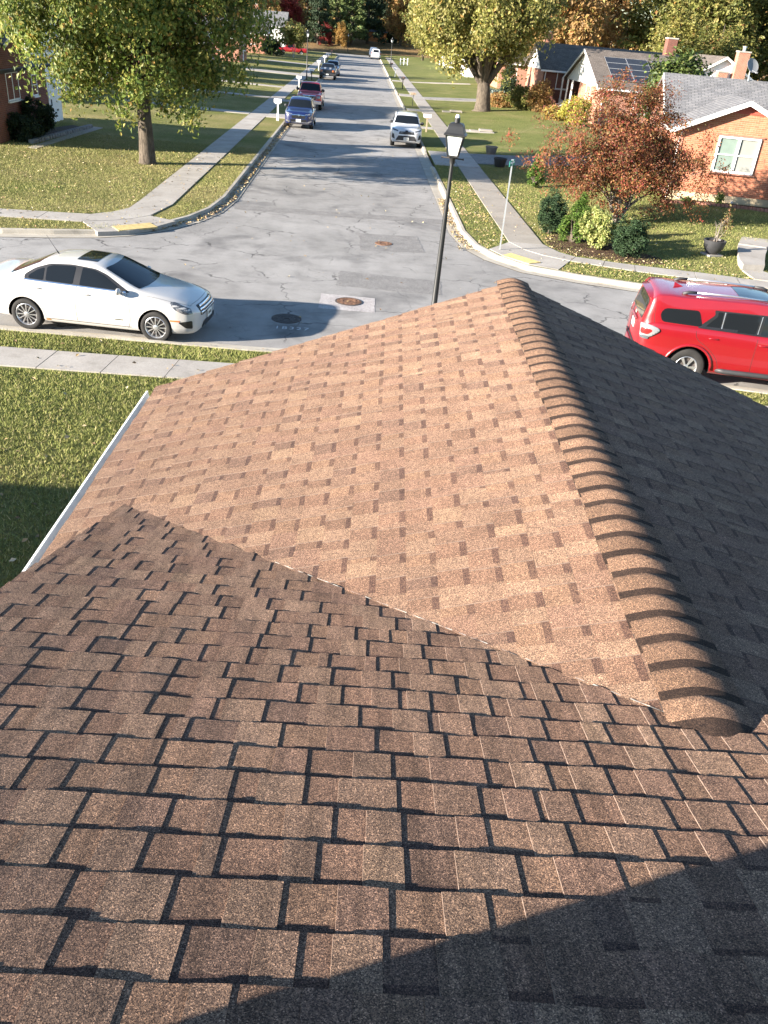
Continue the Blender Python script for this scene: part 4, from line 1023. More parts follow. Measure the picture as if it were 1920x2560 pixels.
c.plate('B', .96, text=True); c.patch('rear_garnish', [(-.34, 1.10), (.34, 1.10), (.34, 1.14), (-.34, 1.14)], 'B', MAT['car_red'], .02, 0, thick=.02)
c.patch('emblem', [(-.07, 1.155), (.07, 1.155), (.09, 1.185), (.07, 1.215), (-.07, 1.215), (-.09, 1.185)], 'B', MAT['chrome'], .012, 1, .03)
mb = MB(); h, _ = c.cast(4.12, 0, 'T'); mb.add([h + Vector((.12, 0, 0)), h + Vector((-.07, .035, 0)), h + Vector((-.07, -.035, 0)), h + Vector((-.08, 0, .075))], [(0, 1, 3), (0, 3, 2), (1, 2, 3)]); mb.build('shark_fin', MAT['car_red'], c.root)
c.handle(2.36, 1.02, MAT['car_red']); c.handle(3.36, 1.05, MAT['car_red']); c.mirror(1.72, 1.27, MAT['car_red'], (.14, .22, .19))
c.line('tailgate_seam', [(-.70, .72), (-.72, 1.16), (-.66, 1.58)], 'B', MAT['seam']); c.line('tailgate_seam', [(.70, .72), (.72, 1.16), (.66, 1.58)], 'B', MAT['seam'])

# ---------------------------------------------------------------- cars seen down the street
def street_suv(label, x, y, hd, paint, L, W, H, wb, fo, R, hood, belt, style, clad=False, rails=False, name='parked_car', cat='car', seats=False):
    sp = suv_spec(L, W, H, wb, fo, R, hood, belt, .55, cat)
    c = Car(name, label, (x, y), hd, sp, paint, GRP); c.wheels(style, 5, False); w = W / 2; x0 = 1.30; x1 = 1.28 + .55 * 1.3
    c.patch('windscreen', [(x0 + .06, -w * .80), (x0 - .03, 0), (x0 + .06, w * .80), (x1 - .02, w * .67), (x1 - .05, 0), (x1 - .02, -w * .67)], 'T', gl, .004, 1)
    for s in ('R', 'L'):
        c.patch('side_window', [(1.75, belt + .05), (2.12, H - .22), (2.55, H - .17), (2.57, belt + .06)], s, gl, .004, 1)
        c.patch('side_window', [(2.64, belt + .06), (2.62, H - .17), (3.3, H - .18), (3.42, belt + .09)], s, gl, .004, 1)
        c.patch('side_window', [(3.48, belt + .10), (3.40, H - .19), (L - .75, H - .24), (L - .55, belt + .16)], s, gl, .004, 1)
        c.line('door_seam', [(1.55, belt), (1.5, .6), (1.56, .36)], s, MAT['seam'], .012); c.line('door_seam', [(2.6, belt + .03), (2.6, .36)], s, MAT['seam'], .012)
        if clad: c.patch('sill_cladding', [(1.35, .30), (1.35, .42), (3.2, .43), (3.2, .30)], s, MAT['blackp'], .006, 0)
    c.patch('rear_window', [(-.6, belt + .12), (.6, belt + .12), (.52, H - .22), (-.52, H - .22)], 'B', gl, .006, 1)
    c.mirror(1.68, belt + .13, MAT['blackp'] if clad else paint, (.14, .22, .17))
    c.plate('F', .50, text=True); c.plate('B', .9)
    return c, sp
c, sp = street_suv('dark blue SUV parked on the left, second from the white mailbox post', -3.72, 59.5, rad(-90), MAT['car_blue'], 4.59, 1.855, 1.68, 2.66, .92, .36, 1.02, 1.06, (.14, .12), clad=True)
c.root['label'] = 'dark blue SUV facing us at the left kerb, beside the white mailbox'
for s in (-1, 1):
    c.patch('head_lamp', [(s * .42, .80), (s * .80, .86), (s * .83, .94), (s * .55, .89), (s * .40, .86)], 'F', MAT['lamp'], .006, 1, .04)
    c.patch('fog_lamp_trim', [(s * .58, .42), (s * .80, .45), (s * .80, .50), (s * .58, .46)], 'F', MAT['chrome'], .006, 0, .04)
c.patch('grille', [(-.40, .62), (.40, .62), (.44, .80), (-.44, .80)], 'F', MAT['trim'], .005, 1, .05)
c.patch('grille_bar', [(-.42, .79), (.42, .79), (.60, .86), (.58, .89), (.40, .83), (-.40, .83), (-.58, .89), (-.60, .86)], 'F', MAT['chrome'], .012, 0, .05)
c.patch('emblem', [(-.07, .74), (.07, .74), (.08, .86), (-.08, .86)], 'F', MAT['chrome'], .02, 1, .03)
c.patch('lower_trim', [(-.66, .38), (.66, .38), (.70, .42), (-.70, .42)], 'F', MAT['chrome'], .008, 0, .05); c.patch('lower_intake', [(-.5, .43), (.5, .43), (.5, .56), (-.5, .56)], 'F', MAT['trim'], .005, 1, .05)
c, sp = street_suv('white SUV facing us at the right kerb', 2.9, 54.3, rad(-91.5), MAT['car_white2'], 4.60, 1.855, 1.69, 2.69, .93, .37, 1.06, 1.08, (.16, .13), clad=True)
for s in (-1, 1):
    c.patch('head_lamp', [(s * .50, .86), (s * .84, .93), (s * .82, 1.0), (s * .62, .95), (s * .48, .92)], 'F', MAT['lamp_dark'], .006, 1, .04)
    c.patch('bumper_vent', [(s * .66, .46), (s * .86, .52), (s * .80, .76), (s * .72, .70)], 'F', MAT['blackp'], .005, 1, .04)
c.patch('upper_grille', [(-.46, .74), (.46, .74), (.40, .88), (-.40, .88)], 'F', MAT['blackp'], .006, 1, .05); c.patch('lower_grille', [(-.62, .40), (.62, .40), (.46, .66), (-.46, .66)], 'F', MAT['blackp'], .006, 1, .05)
c.patch('emblem', [(-.08, .87), (.08, .87), (.09, .93), (-.09, .93)], 'F', MAT['blackp'], .012, 1, .03); c.patch('skid_plate', [(-.55, .36), (.55, .36), (.5, .41), (-.5, .41)], 'F', MAT['alu'], .012, 0, .05)
for s in (-1, 1):
    h1, _ = c.cast(2.1, s * .58, 'T'); h2, _ = c.cast(3.9, s * .58, 'T'); mb = MB(); up = Vector((0, 0, .05)); mb.tube([h1, h1 + up + Vector((-.1, 0, 0)), h2 + up + Vector((.1, 0, 0)), h2], .016, 6); mb.build('roof_rail', MAT['blackp'], c.root)
# ---------------------------------------------------------------- pick-ups
def pickup(label, x, y, hd, paint, stripes=False, grille='chrome', H=1.85, dark=False):
    L, W = 5.5, 1.98; w = W / 2
    sp = dict(L=L, W=W, R=.38, tw=.25, rim=.6, axles=(.95, 4.45), cat='pickup', gap=.07, ts=.05,
        w=[(0, w * .72), (.05, w * .86), (.2, w * .94), (.7, w * .985), (1.4, w), (L - .2, w), (L, w * .97)], zb=[(0, .45), (.2, .40), (L, .46)],
        zs=[(0, .98), (.05, 1.04), (.25, 1.09), (1.2, 1.13), (1.5, 1.16), (3.3, 1.18), (3.45, 1.17), (L, 1.17)],
        zt=[(0, 1.02), (.05, 1.08), (.2, 1.14), (1.1, 1.22), (1.35, 1.26), (1.95, H - .07), (2.2, H), (2.9, H - .01), (3.05, H - .06), (3.35, 1.20), (3.5, 1.19), (L, 1.19)],
        wr=[(0, w * .5), (.4, w * .74), (1.3, w * .80), (2.0, w * .70), (3.0, w * .70), (3.4, w * .85), (L, w * .88)], cr=[(0, .03), (1.1, .05), (2, .06), (3, .06), (3.5, .02), (L, .02)])
    c = Car('pickup_truck', label, (x, y), hd, sp, paint, GRP); c.wheels((.16, .14), 5, False)
    c.patch('windscreen', [(1.40, -.78), (1.33, 0), (1.40, .78), (1.93, .66), (1.91, 0), (1.93, -.66)], 'T', gl, .004, 1)
    for s in ('R', 'L'):
        c.patch('side_window', [(1.72, 1.22), (2.05, H - .14), (2.88, H - .14), (2.95, 1.23)], s, gl, .004, 1); c.line('door_seam', [(1.5, 1.16), (1.48, .5)], s, MAT['seam'], .014); c.line('door_seam', [(3.02, 1.2), (3.02, .5)], s, MAT['seam'], .014)
    c.patch('bed_floor', [(3.52, -.80), (3.52, .80), (5.4, .80), (5.4, -.80)], 'T', MAT['blackp'], .004, 0)
    c.patch('grille', [(-.50, .74), (.50, .74), (.50, 1.02), (-.50, 1.02)], 'F', MAT['trim'], .006, 1, .06)
    if grille == 'chrome':
        for p in ([(-.52, 1.0), (.52, 1.0), (.52, 1.05), (-.52, 1.05)], [(-.52, .71), (.52, .71), (.52, .75), (-.52, .75)], [(-.50, .86), (.50, .86), (.50, .90), (-.50, .90)], [(-.03, .74), (.03, .74), (.03, 1.02), (-.03, 1.02)]): c.patch('grille_bar', p, 'F', MAT['chrome'], .02, 0, .06)
    for s in (-1, 1): c.patch('head_lamp', [(s * .55, .84), (s * .84, .84), (s * .82, 1.03), (s * .55, 1.02)], 'F', MAT['lamp'] if grille == 'chrome' else MAT['amber'], .008, 1, .05)
    mb = MB(); mb.box((L / 2 + .02, 0, .56), (.16, 1.84, .24)); mb.build('front_bumper', MAT['chrome'] if grille == 'chrome' else MAT['blackp'], c.root, bevel=.03)
    box_obj('licence_plate', (L / 2 + .11, 0, .56), (.012, .30, .15), MAT['plate'], c.root)
    if stripes:
        for s in (-1, 1): c.patch('bonnet_stripe', [(.2, s * .18), (.2, s * .42), (1.25, s * .44), (1.25, s * .20)], 'T', MAT['car_white2'], .004, 0, .1)
    c.mirror(1.62, 1.32, MAT['blackp'], (.14, .26, .22)); return c
pickup('red pickup truck with chrome grille parked behind the dark blue SUV', -3.8, 73.2, rad(-90), MAT['car_red2'])
pickup('black truck with two white bonnet stripes parked far down the left kerb', -3.9, 113.2, rad(-90), MAT['car_dark'], True, 'black', 1.68)
street_suv('grey blue car parked behind the black striped truck', -3.6, 121.5, rad(-90), MAT['car_grey'], 4.7, 1.86, 1.72, 2.7, .95, .36, 1.05, 1.08, (.15, .12))
c, sp = street_suv('white van seen from behind, far down the right kerb', 2.9, 193.4, rad(90), MAT['car_white2'], 5.1, 2.0, 1.95, 3.0, .95, .36, 1.15, 1.15, (.15, .12), cat='van')
for s in ('R', 'L'): c.patch('tail_lamp', [(4.85, .9), (4.85, 1.3), (5.05, 1.3), (5.05, .9)], s, MAT['tail'], .01, 0)
pickup('dark pickup parked beyond the white van at the street end', 2.6, 205, rad(90), MAT['car_grey'], False, 'black', 1.9)
pickup('red pickup parked in the far driveway on the left', -13.2, 179, rad(-165), MAT['car_red2'], False, 'black', 1.85)
# ================================================================ STREET FURNITURE
def lamp_post(x, y, h, label, rz=0, lean=(0, 0), s=1.0, bars=True):
    o = thing('street_lamp', label, 'street lamp', (x, y, .12), rz, 'post-top street lamps'); H = h - .12
    o.rotation_euler = (lean[0], lean[1], rz)
    mb = MB(); mb.lathe([(.14, 0), (.14, .03), (.09, .06), (.085, .5), (.062, .55), (.045, H * .6), (.03, H - .72), (.0, H - .72)], n=16); mb.build('pole', MAT['black'], o, angle=40)
    z = H - .73
    mb = MB(); mb.lathe([(.0, z - .07), (.048, z - .07), (.048, z), (.075, z + .035), (.085, z + .05), (.0, z + .05)], n=16); mb.build('collar', MAT['black'], o, angle=40)
    if bars:
        mb = MB(); mb.tube([(-.20, 0, z + .02), (-.165, 0, z + .02), (.165, 0, z + .02), (.20, 0, z + .02)], [.02, .011, .011, .02], 8); mb.build('ladder_rest', MAT['irond'], o)
    b0, b1, z0, z1 = .088, .155, z + .05, z + .40
    ln = link('lantern', None, o)
    for k in range(4):
        a = k * math.pi / 2; R = Matrix.Rotation(a, 3, 'Z')
        q = [R @ Vector(p) for p in ((-b0 + .012, -b0 + .006, z0 + .02), (b0 - .012, -b0 + .006, z0 + .02), (b1 - .016, -b1 + .008, z1), (-b1 + .016, -b1 + .008, z1))]
        mb = MB(); mb.add(q, [(0, 1, 2, 3)]); pn = mb.build('pane', MAT['lantern'], ln); sm_ = pn.modifiers.new('s', 'SOLIDIFY'); sm_.thickness = .004
        mb = MB(); mb.tube([R @ Vector((-b0, -b0, z0)), R @ Vector((-b1, -b1, z1 + .01))], .011, 6); mb.build('frame_bar', MAT['black'], ln)
    mb = MB(); mb.box((0, 0, z0 + .01), (b0 * 2 + .02, b0 * 2 + .02, .03)); mb.build('lantern_base', MAT['black'], ln)
    # curved roof of the lantern: square sections
    mb = MB(); secs = [(.192, z1 - .004), (.196, z1 + .012), (.168, z1 + .04), (.148, z1 + .09), (.132, z1 + .15), (.112, z1 + .185), (.06, z1 + .20)]; V = []
    for r, zz in secs: V += [(-r, -r, zz), (r, -r, zz), (r, r, zz), (-r, r, zz)]
    n = len(secs); mb.add(V, [(4 * i + j, 4 * i + (j + 1) % 4, 4 * i + 4 + (j + 1) % 4, 4 * i + 4 + j) for i in range(n - 1) for j in range(4)] + [(0, 1, 2, 3), tuple(4 * (n - 1) + j for j in (3, 2, 1, 0))]); mb.build('lantern_roof', MAT['black'], ln, bevel=.008)
    mb = MB(); mb.lathe([(.05, z1 + .195), (.05, z1 + .275), (.0, z1 + .275)], n=16); mb.build('photocell_base', MAT['black'], ln, angle=40)
    mb = MB(); mb.lathe([(.036, z1 + .275), (.036, z1 + .305), (.02, z1 + .325), (.0, z1 + .328)], n=16); mb.build('photocell', MAT['lantern'], ln, angle=40)
    return o
lamp_post(1.645, 15.8, 4.80, 'black lantern street lamp standing right behind our roof', rad(-12), (0, rad(1.0)))
lamp_post(-6.0, 104.8, 5.0, 'black street lamp beside the left sidewalk behind the red pickup', .1)
lamp_post(5.0, 159, 4.4, 'street lamp on the right verge far down the street', .3, bars=False)
lamp_post(-3.2, 216.6, 4.0, 'street lamp at the wooded end of the street', .3, bars=False)
def mailbox(x, y, h, label, body='white', post='white', rz=0, double=False, board=False, number=False):
    z = hz(x, y); o = thing('mailbox', label, 'mailbox', (x, y, z), rz, 'mailboxes along the kerbs')
    if double:
        for s in (-.12, .12): box_obj('post', (0, s, h * .42), (.04, .04, h * .84), MAT[post], o)
    else:
        box_obj('post', (0, 0, h * .44), (.10, .10, h * .88), MAT[post], o, bevel=.006)
        if number: box_obj('post_sleeve', (0, 0, h * .17), (.15, .15, h * .34), MAT[post], o, bevel=.012)
        box_obj('arm', (-.02, -.02, h - .25), (.34, .09, .05), MAT[post], o)
    if number:
        mb = MB(); mb.box((0, 0, h - .10), (.50, .22, .24)); mb.build('box', MAT[body], o, bevel=.02)
        cu = bpy.data.curves.new('house_number', 'FONT'); cu.body = '4102'; cu.size = .13; cu.align_x = 'CENTER'
        tmp = bpy.data.objects.new('t', cu); COL.objects.link(tmp); bpy.context.view_layer.update(); me = bpy.data.meshes.new_from_object(tmp.evaluated_get(bpy.context.evaluated_depsgraph_get())); bpy.data.objects.remove(tmp)
        me.materials.clear(); me.materials.append(MAT['seam']); t = link('house_number', me, o); t.location = (0, -.1145, h - .15); t.rotation_euler = (rad(90), 0, 0)
    else:
        prof = [(-.085, 0), (.085, 0), (.085, .12)] + [(.085 * math.cos(a), .12 + .085 * math.sin(a)) for a in np.linspace(.3, math.pi - .3, 7)] + [(-.085, .12)]
        mb = MB(); mb.extrude([(-.26, a, h - .22 + b) for a, b in prof], (.50, 0, 0)); bx = mb.build('box', MAT[body], o, bevel=.004)
        box_obj('flag', (.05, -.09, h - .05), (.03, .01, .10), MAT['redtrim'], bx)
    return o
mailbox(-5.25, 60.0, 1.28, 'white mailbox with house number on a white post by the blue SUV', number=True)
mailbox(4.6, 60.5, 1.1, 'white mailbox on a pale post behind the white SUV', post='wood')
mailbox(4.75, 81.4, 1.05, 'pale mailbox on two thin stakes at the right kerb', 'wood', 'black', double=True)
mailbox(4.75, 103.4, 1.2, 'dark mailbox on a black post at the right kerb', 'irond', 'black')
mailbox(4.75, 128, 1.15, 'white mailbox on a white post farther along the right kerb')
mailbox(4.9, 151, .9, 'small black mailbox near the far right lamp', 'black', 'black')
mailbox(-5.75, 88, 1.25, 'white mailbox on a white post beside the red pickup')
mailbox(-5.5, 105.8, 1.1, 'white mailbox on a thin dark post beyond the red pickup', 'white', 'black')
mailbox(-5.7, 127.2, 1.25, 'white mailbox on a white post behind the striped truck')
mailbox(-5.8, 150, 1.1, 'white mailbox on a low post far down the left kerb')
mailbox(-5.8, 163, 1.1, 'second farthest white mailbox on the left kerb', 'white', 'black')
mailbox(-5.7, 179.8, 1.15, 'black mailbox at the far end of the left kerb', 'black', 'black')
# street-name sign
o = thing('street_sign', 'green street name sign on a thin galvanised pole at the right corner', 'street sign', (4.76, 27.0, .14), rad(-6))
box_obj('pole', (0, 0, 1.32), (.045, .035, 2.64), MAT['metal'], o)
def blade(rz, z):
    b = box_obj('name_blade', (0, 0, 0), (.62, .012, .16), MAT['green_sign'], o); b.location = (0, 0, z); b.rotation_euler = (0, 0, rz)
    box_obj('lettering', (.0, -.008, .015), (.46, .002, .05), MAT['signwhite'], b); box_obj('lettering', (.0, .008, .015), (.46, .002, .05), MAT['signwhite'], b)
blade(rad(72), 2.58); blade(rad(-6) + rad(170), 2.42) if False else None
box_obj('bracket', (0, 0, 2.66), (.07, .05, .05), MAT['metal'], o)
# plastic pots by the driveway
def pot(x, y, label, mat, r=.36, h=.42, name='plant_pot'):
    o = thing(name, label, 'plant pot', (x, y, hz(x, y) + .02), 0, 'black nursery pots')
    mb = MB(); mb.lathe([(0, .01), (r * .70, 0), (r * .74, .02), (r * .94, h - .05), (r, h - .05), (r, h), (r * .93, h), (r * .90, h - .08), (0, h - .08)], n=24); mb.build('pot', MAT[mat], o, angle=40)
    mb = MB(); mb.lathe([(r * .905, h - .10), (r * .5, h - .07), (0, h - .06)], n=16); mb.build('soil', MAT['soil'], o)
    return o
pot(7.72, 51.2, 'grey plastic pot on the far side of the driveway', 'greyp'); pot(7.52, 46.3, 'black plastic pot on the near side of the driveway', 'blackp')
# bowl planter with a half-dead shrub
px_, py_ = 12.2, 28.3
o = thing('bowl_planter', 'dark bowl planter with a half-dead shrub beside the curved walk', 'planter', (px_, py_, hz(px_, py_)))
box_obj('base_slab', (0, 0, .02), (.55, .5, .06), MAT['concrete'], o, rz=.3)
mb = MB(); mb.lathe([(0, .05), (.16, .05), (.24, .12), (.32, .26), (.355, .42), (.365, .50), (.335, .50), (.32, .42), (0, .42)], n=28); mb.build('bowl', MAT['blackp'], o, angle=45)
mb = MB(); mb.lathe([(.33, .44), (.15, .46), (0, .46)], n=16); mb.build('soil', MAT['soil'], o)
# ================================================================ HOUSES
def window(parent, c, rz, w, h, mat='glass', sashes=1, double=False, sill=True, surround=.06):
    """window facing local -Y of its own frame, centred at c; frame, panes and sill"""
    wo = link('window', None, parent); wo.location = c; wo.rotation_euler = (0, 0, rz)
    f = MB(); t = surround
    for s in (-1, 1): f.box((s * (w / 2 - t / 2), 0, 0), (t, .09, h))
    for s in (-1, 1): f.box((0, 0, s * (h / 2 - t / 2)), (w - 2 * t, .088, t))
    if double: f.box((0, -.002, 0), (t * 1.3, .09, h - 2 * t))
    f.build('frame', MAT['white'], wo)
    cols = [(-w / 4 + t * .1, w / 2 - t * 1.4), (w / 4 - t * .1, w / 2 - t * 1.4)] if double else [(0, w - 2 * t)]
    for i, (x, ww) in enumerate(cols):
        for j, z in enumerate((-h / 4 + t * .25, h / 4 - t * .25)):
            mt = mat[i] if isinstance(mat, (list, tuple)) else mat
            box_obj('pane', (x, .012 + .012 * j, z), (ww, .012, h / 2 - t * .7), MAT[mt], wo)
        box_obj('meeting_rail', (x, -.012, 0), (ww, .05, .045), MAT['white'], wo)
    if sill: box_obj('sill', (0, -.05, -h / 2 - .035), (w + .12, .16, .06), MAT['white'], wo)
    return wo
def roof_slab(parent, pts, mat, th=.14, name='roof_slope', uvdir=None):
    """pts: eave a, eave b, ridge b, ridge a"""
    P = [Vector(p) for p in pts]; me = bpy.data.meshes.new(name); me.from_pydata(P, [], [tuple(range(len(P)))]); me.materials.append(mat)
    u = (P[1] - P[0]).normalized(); n = u.cross(P[-1] - P[0]).normalized(); v = n.cross(u)
    uv = me.uv_layers.new(name='UVMap')
    for l in me.loops: d = P[l.vertex_index] - P[0]; uv.data[l.index].uv = (d.dot(u), d.dot(v))
    o = link(name, me, parent); s = o.modifiers.new('s', 'SOLIDIFY'); s.thickness = th; s.offset = -1 if n.z > 0 else 1
    return o
def board(parent, a, b, hgt, th, mat, name='fascia'):
    a = Vector(a); b = Vector(b); d = b - a; n = Vector((-d.y, d.x, 0)); n = n.normalized() * th if n.length > 1e-6 else Vector((th, 0, 0))
    mb = MB(); mb.extrude([a, b, b + Vector((0, 0, -hgt)), a + Vector((0, 0, -hgt))], n); return mb.build(name, MAT[mat], parent)
def downspout(parent, x, y, z0, z1):
    mb = MB(); mb.tube([(x, y - .25, z1), (x, y - .06, z1 - .3), (x, y - .06, z0 + .12), (x, y - .22, z0)], .04, 6); return mb.build('downspout', MAT['white'], parent)
def chimney(parent, c, size, z0, z1, mat='brick', pot=True):
    mb = MB(); mb.box((c[0], c[1], (z0 + z1) / 2), (size[0], size[1], z1 - z0)); o = mb.build('chimney', MAT[mat], parent); uv_planar(o, lambda q: (q.x + q.y, q.z))
    box_obj('chimney_crown', (c[0], c[1], z1 + .05), (size[0] + .08, size[1] + .08, .10), MAT['concrete'], o)
    if pot: mb = MB(); mb.lathe([(.11, z1 + .1), (.11, z1 + .32), (.16, z1 + .34), (.16, z1 + .40), (0, z1 + .42)], (c[0], c[1], 0), 12); mb.build('flue_cap', MAT['metal'], o)
    return o
def siding(parent, p0, p1, z0, zfun, mat='siding', step=.2, name='siding_board'):
    """horizontal lap boards filling a wall between p0 and p1 up to zfun(u) (u along the wall)"""
    p0 = Vector(p0); p1 = Vector(p1); L = (p1 - p0).length; d = (p1 - p0) / L; n = Vector((d.y, -d.x)); z = z0
    us = np.linspace(0, L, 121); top = np.array([zfun(u) for u in us])
    while z < top.max() - .02:
        ok = us[top > z + .02]
        if len(ok) >= 2:
            u0, u1 = ok[0], ok[-1]; z1 = min(z + step + .02, top.max()); ok2 = us[top >= z1 - .001]
            v0, v1 = (ok2[0], ok2[-1]) if len(ok2) >= 2 else ((u0 + u1) / 2 - .01, (u0 + u1) / 2 + .01)
            q = lambda u, zz, off: (p0.x + d.x * u + n.x * off, p0.y + d.y * u + n.y * off, zz)
            mb = MB(); mb.add([q(u0, z, .035), q(u1, z, .035), q(v1, z1, .005), q(v0, z1, .005), q(u0, z, 0), q(u1, z, 0)], [(0, 1, 2, 3), (0, 4, 5, 1)]); mb.build(name, MAT[mat], parent)
        z += step

# ---- brick house on the right with the small front gable (frame: u along the front, v back)
R1 = thing('brick_house', 'red brick house at the right edge with a white-trimmed front gable', 'house', (15.95, 37.3, 0), rad(-11))
HB, FB, ZE, ZAP = 2.33, .35, 3.42, 4.44
box_obj('foundation', (0, .12, .42), (HB * 2 + .06, .28, .84), MAT['parge'], R1)
# front wall: mortar backing, opening for the window, single bricks
mbk = MB(); wx0, wx1, wz0, wz1 = -.84, .88, 1.74, 3.16
prof = [(-HB, .84), (HB, .84), (HB, ZE + .02), (0, ZAP - .02), (-HB, ZE + .02)]
mbk.extrude([(u, .03, z) for u, z in prof], (0, .1, 0)); mbk.build('wall', MAT['mortar'], R1)
bricks = []
BW, BH, BJ = .203, .0655, .010; z = .845; row = 0
while z + BH < ZAP - .40:
    hw = HB if z + BH < ZE else HB * (ZAP - z - BH) / (ZAP - ZE); off = (row % 2) * (BW + BJ) / 2; u = -HB - off; header = (row % 7 == 6)
    bw = BW if not header else .096
    while u < hw:
        a, b = max(u, -hw), min(u + bw, hw); u += bw + BJ
        if b - a < .03: continue
        if z + BH > wz0 - .02 and z < wz1 + .02:
            if a < wx1 + .02 and b > wx0 - .02:
                if a < wx0 - .02: b = min(b, wx0 - .025)
                elif b > wx1 + .02: a = max(a, wx1 + .025)
                else: continue
                if b - a < .03: continue
        bricks.append((a, b, z))
    z += BH + BJ; row += 1
def brick_col():
    k = random.random(); base = Vector((.40, .145, .078)) if k < .6 else (Vector((.36, .12, .066)) if k < .85 else Vector((.44, .17, .095))); return base * random.uniform(.92, 1.08)
bricks.sort(key=lambda q: abs(q[0] + .6) + abs(q[2] - 1.6) * 1.2)
def bmesh_brick(a, b, z):
    y0 = .0272 + random.uniform(-.0008, .0008); y1 = .05
    return [(a, y0, z), (b, y0, z), (b, y0, z + BH), (a, y0, z + BH), (a, y1, z), (b, y1, z), (b, y1, z + BH), (a, y1, z + BH)], [(0, 1, 2, 3), (0, 4, 5, 1), (1, 5, 6, 2), (2, 6, 7, 3), (3, 7, 4, 0)]
for a, b, zz in bricks[:300]:
    V, F = bmesh_brick(a, b, zz); cc = brick_col(); link('brick', np_mesh('brick', V, np.array(F), MAT['brick_unit'], col=np.tile(tuple(cc), (5, 1))), R1)
V = []; F = []; C = []
for a, b, zz in bricks[300:]:
    v, f = bmesh_brick(a, b, zz); n = len(V); V += v; F += [tuple(i + n for i in q) for q in f]; C += [tuple(brick_col())] * 5
o = link('bricks', np_mesh('bricks', V, np.array(F), MAT['brick_unit'], col=np.array(C)), R1); o['kind'] = 'stuff'
window(R1, (.02, .0, 2.45), 0, 1.70, 1.40, ('glass_blind', 'glass_blind2'), double=True, surround=.075, sill=False)
box_obj('window_sill', (.02, -.02, 1.715), (1.85, .14, .05), MAT['brickedge'], R1); box_obj('lintel', (.02, -.005, 3.19), (1.95, .06, .05), MAT['brickedge'], R1)
# red louvre in the gable peak
mb = MB(); mb.extrude([(-.92, -.01, ZAP - .42), (.92, -.01, ZAP - .42), (0, -.01, ZAP - .03)], (0, .05, 0)); lv = mb.build('gable_vent', MAT['redtrim'], R1)
for k in range(4): box_obj('louvre', (0, -.02, ZAP - .38 + .07 * k), (1.5 - .34 * k, .03, .02), MAT['redtrim'], lv)
OV = .5; sl = (ZAP - ZE) / HB
for s in (-1, 1):
    e = HB + OV; ez = ZE - OV * sl
    roof_slab(R1, [(s * e, -.32, ez + .12), (s * e, 4.5, ez + .12), (0, 4.5, ZAP + .12), (0, -.32, ZAP + .12)], MAT['roof_grey'], .10)
    mb = MB(); mb.extrude([(0, -.34, ZAP + .10), (s * e, -.34, ez + .10), (s * e, -.34, ez - .09), (0, -.34, ZAP - .09)], (0, .03, 0)); mb.build('barge_board', MAT['white'], R1)
    board(R1, (s * e, -.3, ez + .03), (s * e, 4.4, ez + .03), .12, .05, 'white', 'gutter')
# main block behind, ridge parallel to the front
mx0, mx1, my0, my1, mze, mzr = -2.6, 9.5, 2.4, 9.4, 3.42, 5.05
for a, b in (((mx0, my0), (mx1, my0)), ((mx1, my1), (mx0, my1)), ((HB, 0), (HB, my0)), ((-HB, my0), (-HB, 0))): brick_wall(R1, a, b, FB, mze, MAT['brick'])
brick_wall(R1, (mx0, my1), (mx0, my0), FB, mze, MAT['brick'], gable=mzr - .1); brick_wall(R1, (mx1, my0), (mx1, my1), FB, mze, MAT['brick'], gable=mzr - .1)
roof_slab(R1, [(mx0 - .3, my0 - .35, mze), (mx1 + .3, my0 - .35, mze), (mx1 + .3, 5.9, mzr + .1), (mx0 - .3, 5.9, mzr + .1)], MAT['roof_grey']); roof_slab(R1, [(mx1 + .3, my1 + .35, mze), (mx0 - .3, my1 + .35, mze), (mx0 - .3, 5.9, mzr + .1), (mx1 + .3, 5.9, mzr + .1)], MAT['roof_grey'])
mb = MB(); mb.extrude([(mx0 - .32, my0 - .35, mze - .02), (mx0 - .32, 5.9, mzr + .09), (mx0 - .32, 5.9, mzr - .08), (mx0 - .32, my0 - .35, mze - .18)], (.03, 0, 0)); mb.build('barge_board', MAT['white'], R1)
# narrow white side fittings and spigots at the foot of the wall
downspout(R1, -HB - .05, .2, .4, 3.2)
for u in (-1.9, .35): mb = MB(); mb.lathe([(.05, -.06), (.06, 0), (.05, .02), (0, .02)], (u, -.06, .62), 10, 'Y'); mb.build('wall_vent', MAT['white'], R1)
# satellite dish on that roof
R = Matrix.Rotation(rad(-11), 3, 'Z'); dp = R @ Vector((.9, 5.75, 0)) + Vector((15.95, 37.3, mzr + .05))
o = thing('satellite_dish', 'grey satellite dish on the ridge of the right-hand brick house', 'satellite dish', dp)
mb = MB(); prof = [(r, .5 * r * r * 1.1) for r in (0, .08, .16, .24, .32)] + [(.33, .06), (.32, .065)]
mb.lathe(prof, (0, 0, 0), 24, rot=Matrix.Rotation(rad(20), 3, 'Z') @ Matrix.Rotation(rad(62), 3, 'X')); d_ = mb.build('reflector', MAT['dish'], o, smooth=True); d_.location = (0, 0, .62)
mb = MB(); mb.tube([(0, .0, 0), (0, .06, .35), (0, .05, .6)], .025, 8); mb.tube([(0, 0, .48), (.12, -.42, .36)], .014, 6); mb.build('mast', MAT['metal'], o)
box_obj('receiver', (.12, -.42, .38), (.07, .12, .07), MAT['dish'], o)

